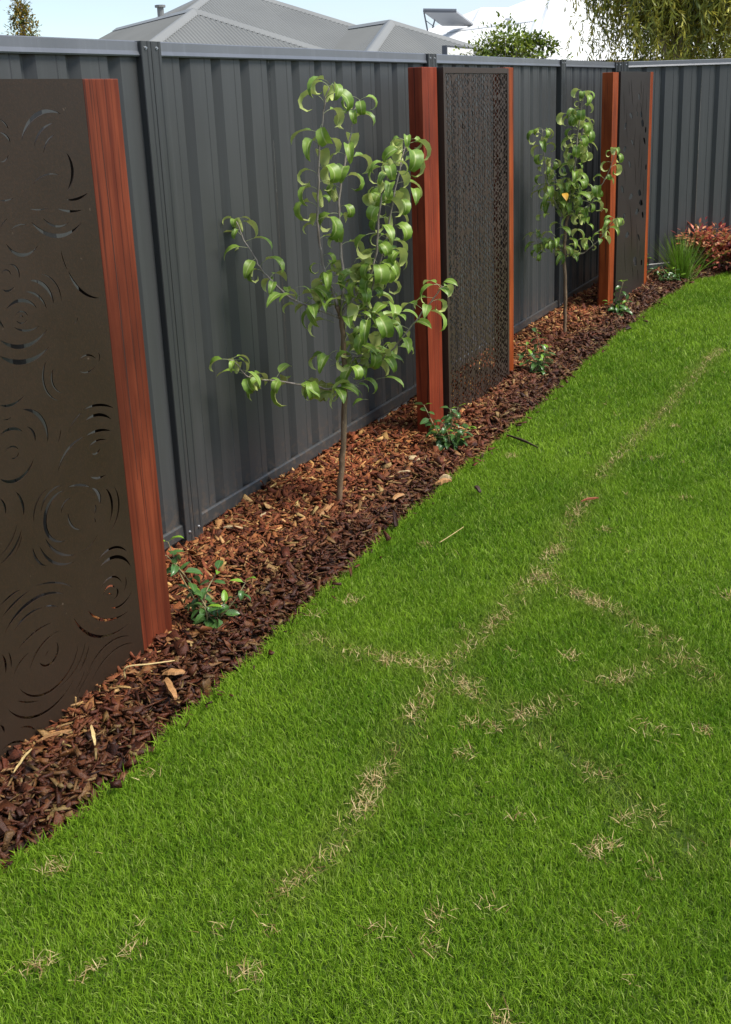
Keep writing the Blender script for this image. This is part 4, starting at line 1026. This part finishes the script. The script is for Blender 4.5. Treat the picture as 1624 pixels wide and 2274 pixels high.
class House:
    def __init__(s, name, origin, phi, label, pitch, eave, mroof, mcap):
        s.o = np.array(origin, float); s.n = np.array([math.cos(phi), math.sin(phi), 0]); s.e = np.array([-math.sin(phi), math.cos(phi), 0])
        s.root = empty(name, (origin[0], origin[1], 0)); tag(s.root, label, 'house'); s.t = pitch; s.ez = eave; s.mr, s.mc = mroof, mcap
    def P(s, a, b, z): return s.n * a + s.e * b + np.array([0, 0, z])
    def hip(s, a, e0, e1, z, faces="flrb"):
        """hip roof bar with its ridge along e at n=a from e0 to e1 (or along n when e0==e1 is given with length)"""
        W = (z - s.ez) / s.t; A, B = s.P(a, e0, z), s.P(a, e1, z)
        c = [s.P(a + W, e0 - W, s.ez), s.P(a + W, e1 + W, s.ez), s.P(a - W, e1 + W, s.ez), s.P(a - W, e0 - W, s.ez)]
        roof_face([c[0], c[1], B, A] if e1 > e0 else [c[0], c[1], A], s.mr, "roof", s.root)
        roof_face([c[3], c[0], A], s.mr, "roof", s.root); roof_face([c[1], c[2], B], s.mr, "roof", s.root); roof_face([c[2], c[3], A, B] if e1 > e0 else [c[2], c[3], A], s.mr, "roof", s.root)
        for p, q in ((c[0], A), (c[3], A), (c[1], B), (c[2], B)): cap(p, q, s.mc, s.root)
        if e1 > e0: cap(A, B, s.mc, s.root)
        s.walls(a - W + .5, a + W - .5, e0 - W + .5, e1 + W - .5)
    def wing(s, a, e, z, length):
        W = (z - s.ez) / s.t; A, B = s.P(a, e, z), s.P(a - length, e, z)
        c = [s.P(a + W, e - W, s.ez), s.P(a + W, e + W, s.ez), s.P(a - length, e + W, s.ez), s.P(a - length, e - W, s.ez)]
        roof_face([c[0], c[1], A], s.mr, "roof", s.root); roof_face([c[3], c[0], A, B], s.mr, "roof", s.root); roof_face([c[1], c[2], B, A], s.mr, "roof", s.root)
        for p, q in ((c[0], A), (c[1], A), (A, B)): cap(p, q, s.mc, s.root)
        s.walls(a - length, a + W - .5, e - W + .5, e + W - .5)
    def walls(s, a0, a1, b0, b1):
        c = [(a0, b0), (a1, b0), (a1, b1), (a0, b1)]; V = [s.P(a, b, -.12) for a, b in c] + [s.P(a, b, s.ez - .02) for a, b in c]
        link("wall", mesh("wall", V, [(i, (i + 1) % 4, 4 + (i + 1) % 4, 4 + i) for i in range(4)], M_WALL), s.root)
        mid = (b0 + b1) / 2
        V = [s.P(a1 + .02, mid + q, z) for q, z in ((-.8, .9), (.8, .9), (.8, 2.0), (-.8, 2.0))] + [s.P(a1 + .006, mid + q, z) for q, z in ((-.8, .9), (.8, .9), (.8, 2.0), (-.8, 2.0))]
        link("window", mesh("window", V, [(0, 1, 2, 3), (4, 7, 6, 5), (0, 4, 5, 1), (1, 5, 6, 2), (2, 6, 7, 3), (3, 7, 4, 0)], M_WIN), s.root)
PHI = math.radians(-31)
hA = House("grey_house", (-15.97, 21.77), PHI, "house with a grey corrugated hip roof beyond the long fence", .48, 2.3, M_ROOFG, M_CAPG)
hA.hip(0.0, 0.0, 1.2, 4.265)
hA.wing(4.48, -2.246, 3.48, 5.0)
hA.wing(3.76, 2.907, 3.334, 5.0)
# flue on the left slope
vp = at_dist(357, 27, 24.6); vp = vp - np.array([-15.97, 21.77, 0]); vm = MB(); vm.tube([vp + (0, 0, -.25), vp + (0, 0, .12)], .075, 10); vm.tube([vp + (0, 0, .10), vp + (0, 0, .15)], .12, 10); vm.build("flue", M_CAPG, hA.root)

hB = House("white_house", (-9.93, 30.42), PHI, "house with a bright white hip roof behind the grey roof and the big tree", .45, 2.3, M_ROOFW, M_CAPW)
hB.hip(0.0, 0.0, 0.5, 4.45)
q = np.array([-9.41 + 9.93, 27.43 - 30.42, 0]); hB.wing(float(q @ hB.n), float(q @ hB.e), 3.476, 4.0)
q = np.array([-13.04 + 9.93, 32.48 - 30.42, 0]); hB.hip(float(q @ hB.n), float(q @ hB.e), float(q @ hB.e) + 1.6, 4.283)
vp = at_dist(1131, 62, 27.5) - np.array([-9.93, 30.42, 0]); vm = MB(); vm.tube([vp + (0, 0, -.2), vp + (0, 0, .20)], .05, 10); vm.tube([vp + (0, 0, .19), vp + (0, 0, .23)], .11, 10); vm.build("vent_pipe", M_CAPW, hB.root)

# tilted solar collector on the white roof
M_COLL = corr_mat("collector_back", (0.30, 0.31, 0.33), .4); M_FRM = corr_mat("collector_frame", (0.10, 0.11, 0.13), .4)
c0 = at_dist(940, 23, 31.0); root = empty("solar_panel", tuple(c0)); tag(root, "tilted grey solar panel on struts above the white roof", 'solar panel')
TL = at_dist(940, 23, 31) - c0; TR = at_dist(1014, 24, 31) - c0; BL = at_dist(982, 54, 32) - c0; BR = at_dist(1056, 55, 32) - c0
nrm = np.cross(TR - TL, BL - TL); nrm /= np.linalg.norm(nrm)
V = [TL, TR, BR, BL] + [p - nrm * .05 for p in (TL, TR, BR, BL)]
link("panel", mesh("panel", V, [(0, 1, 2, 3), (7, 6, 5, 4), (0, 4, 5, 1), (1, 5, 6, 2), (2, 6, 7, 3), (3, 7, 4, 0)], M_COLL), root)
sm = MB(); sm.tube([TL, TR], .055, 8); sm.build("manifold", M_FRM, root)
for a, b_ in (((942, 28), (950, 69)), ((966, 44), (961, 62))):
    s1 = MB(); s1.tube([at_dist(*a, 31.05) - c0, at_dist(*b_, 31.2) - c0], .022, 6); s1.build("strut", M_FRM, root)
s1 = MB(); s1.tube([at_dist(945, 45, 31.1) - c0, at_dist(965, 60, 31.2) - c0], .012, 5); s1.build("brace", M_FRM, root)

# white board with dark edging just past the fence
A = at_dist(985, 101, 9.6); Bq = at_dist(1045, 99, 10.3); root = empty("white_board", (A[0], A[1], 0)); tag(root, "small white board edged in dark trim just above the long fence", 'panel')
d = (Bq - A); d[2] = 0; Lq = np.linalg.norm(d); d /= Lq; rz = math.atan2(d[1], d[0]); root.rotation_euler[2] = rz
z_t = float(A[2])
bb = MB(); bb.box((0.01, -.03, 1.2), (Lq, .0, z_t - .012), .002); bb.build("board", M_ROOFW, root)
bb = MB(); bb.box((-.012, -.035, 1.2), (.008, .01, z_t)); bb.box((.0081, -.033, z_t - .012), (Lq, .01, z_t)); bb.build("edge_trim", M_FRM, root)
for xx in (.05, Lq - .05):
    bb = MB(); bb.tube([(xx, .05, -.13), (xx, .05, 1.5)], .02, 8); bb.build("leg", M_FRM, root)

# ------------------------------------------------------------------ vegetation beyond the fence
# bush with an arching spray
b = at_dist(1132, 128, 8.9); root = empty("garden_bush", (b[0], b[1], 0)); tag(root, "bright green leafy bush showing above the long fence, arching spray on its right", 'bush')
bl = []
for _ in range(90):
    px = random.gauss(1128, 42); tpx = abs(px - 1125) / 75
    py = 134 - random.uniform(0, 1) * max(4, 66 * (1 - tpx ** 1.6)); q = at_dist(px, py, 8.9 + random.gauss(0, .14)); bl.append(np.array([q[0] - b[0], q[1] - b[1], q[2]]))
for _ in range(30):
    q = at_dist(random.uniform(1050, 1205), random.uniform(112, 140), 8.9 + random.gauss(0, .15)); bl.append(np.array([q[0] - b[0], q[1] - b[1], q[2]]))
for t in np.linspace(0, 1, 16):
    q = at_dist(1170 + 62 * t, 92 - 14 * math.sin(t * 2.2) + 26 * t * t, 8.85); bl.append(np.array([q[0] - b[0], q[1] - b[1], q[2]]))
nb = len(bl)
def cen(k):
    q = bl[k % nb]; sp = .022 if k % nb >= nb - 16 else .05; g_ = np.array([random.gauss(0, sp), random.gauss(0, sp), random.gauss(0, sp)]); return q + g_, g_ / .05 + np.array([0, 0, .3])
V, T, C = leaf_cloud(3000, cen, .042, .6, lambda k, p: np.array((0.105, 0.160, 0.018) if random.random() < .45 else (0.25, 0.31, 0.04)) * random.uniform(.6, 1.3))
o = link("crown", big_mesh("crown", V, T, M_FOL, C), root); o['kind'] = 'stuff'
st = MB()
for q in bl[::2]: st.tube([(random.gauss(0, .05), random.gauss(0, .05), -.1), (q[0] * .5, q[1] * .5, q[2] * .6), q], [.012, .007, .002], 5)
st.build("trunk", M_OLD, root)

# autumn tree far left
b = at_dist(50, 60, 25.0); root = empty("autumn_tree", (b[0], b[1], 0)); tag(root, "small distant tree with yellow autumn leaves at the top left", 'tree')
bl = []
for _ in range(150):
    z = random.uniform(0, 1); rr = .62 * (1 - z) ** .7 * random.uniform(.3, 1); a = random.uniform(0, 6.28); bl.append(np.array([rr * math.cos(a), rr * math.sin(a), 2.1 + z * 1.95]))
def cen(k):
    q = bl[k % len(bl)]; g_ = np.array([random.gauss(0, .07), random.gauss(0, .07), random.gauss(0, .09)]); return q + g_, g_ / .08 + np.array([0, 0, .5])
V, T, C = leaf_cloud(2600, cen, .085, .6, lambda k, p: np.array((0.30, 0.21, 0.03) if random.random() < .6 else (0.12, 0.15, 0.03)) * random.uniform(.6, 1.2))
o = link("crown", big_mesh("crown", V, T, M_FOL, C), root); o['kind'] = 'stuff'
st = MB(); st.tube([(0, 0, -.13), (0, 0, 2.0), (.03, 0, 3.9)], [.09, .06, .015], 7)
for q in bl[::3]: st.tube([(0, 0, q[2] - .35), q], [.018, .006], 4)
st.build("trunk", M_OLD, root)

# weeping tree behind the far fence
b = at_dist(1505, 130, 13.0); root = empty("weeping_tree", (b[0], b[1], 0)); tag(root, "large weeping tree with fine drooping olive leaves behind the corner", 'tree')
tr = MB(); limbs = []
tr.tube([(0, 0, -.2), (.02, .02, 1.2), (0, 0, 1.6)], [.12, .09, .07], 9)
for k in range(7):
    a = k * .9; tr.tube([(math.cos(a) * .05, math.sin(a) * .05, 1.3), (math.cos(a) * .05 + random.gauss(0, .02), math.sin(a) * .05, 1.75), (math.cos(a) * .16, math.sin(a) * .16, 2.1 + random.uniform(0, .3))], [.03, .022, .012], 6)
for k in range(15):
    a = k * 2.4 + random.uniform(-.3, .3); R = random.uniform(.9, 2.2) * (.55 if math.cos(a - .49) < -.1 else 1); zt_ = random.uniform(2.5, 4.6)
    Q = [Vector(p) for p in spline([(0, 0, 1.5), (math.cos(a) * R * .3, math.sin(a) * R * .3, 1.8 + (zt_ - 1.8) * .6), (math.cos(a) * R, math.sin(a) * R, zt_)], 9)]
    tr.tube(Q, [.038 * (1 - .8 * i / 8) for i in range(9)], 6); limbs.append(Q)
twigs = []
for Q in limbs:
    for j in range(12):
        p = Q[random.randint(3, 8)]; d_ = Vector((random.gauss(0, 1), random.gauss(0, 1), random.uniform(-.1, .9))).normalized() * random.uniform(.3, .75); q = p + d_
        tr.tube([p, p.lerp(q, .5) + Vector((0, 0, .06)), q], [.012, .008, .004], 4); twigs.append(q); twigs.append(p.lerp(q, .6))
tr.build("trunk", M_OLD, root)
RT = np.array([.88, .47]); FN = np.array([FD[1], -FD[0]])
def in_crown(p):
    lat = p[0] * RT[0] + p[1] * RT[1]; dep = (b[0] + p[0] - CORNER[0]) * FN[0] + (b[1] + p[1] - CORNER[1]) * FN[1]
    return -1.02 - .12 * math.sin(p[2] * 5) < lat < 3.2 and dep < -.35 and p[2] > 1.3
V = []; T = []; C = []
for k in range(7000):
    t0 = random.choice(twigs) if k % 2 else (random.gauss(.55, 1.1), random.gauss(.3, 1.0), random.uniform(1.75, 3.6)); p = np.array(t0) + rng.normal(0, .16, 3); a = random.uniform(0, 6.28); out_ = np.array([math.cos(a), math.sin(a), 0]); vel = out_ * random.uniform(.3, .9) + np.array([0, 0, .35])
    ln = random.uniform(.14, .46); nst = int(ln / .045); tone = random.random()
    bc = np.array((0.100, 0.125, 0.018)) if tone < .3 else np.array((0.225, 0.240, 0.030)) if tone < .72 else np.array((0.40, 0.37, 0.05))
    for s in range(nst):
        vel = vel * .82 + np.array([0, 0, -.26]); stp = vel / (np.linalg.norm(vel) + 1e-9) * .045; p = p + stp
        if not in_crown(p): break
        for _ in range(2):
            d = stp / .045 * .8 + rng.normal(0, .42, 3) + np.array([0, 0, -.25]); d /= np.linalg.norm(d); sdv = np.cross(d, rng.normal(0, 1, 3)); sdv /= np.linalg.norm(sdv) + 1e-9
            l_ = random.uniform(.06, .11); n0 = len(V); c = bc * random.uniform(.65, 1.35)
            V += [p, p + d * l_ * .5 + sdv * .0085, p + d * l_ * .5 - sdv * .0085, p + d * l_]; C += [c] * 4; T += [(n0, n0 + 1, n0 + 2), (n0 + 1, n0 + 3, n0 + 2)]
o = link("crown", big_mesh("crown", V, T, M_FOL, C), root); o['kind'] = 'stuff'
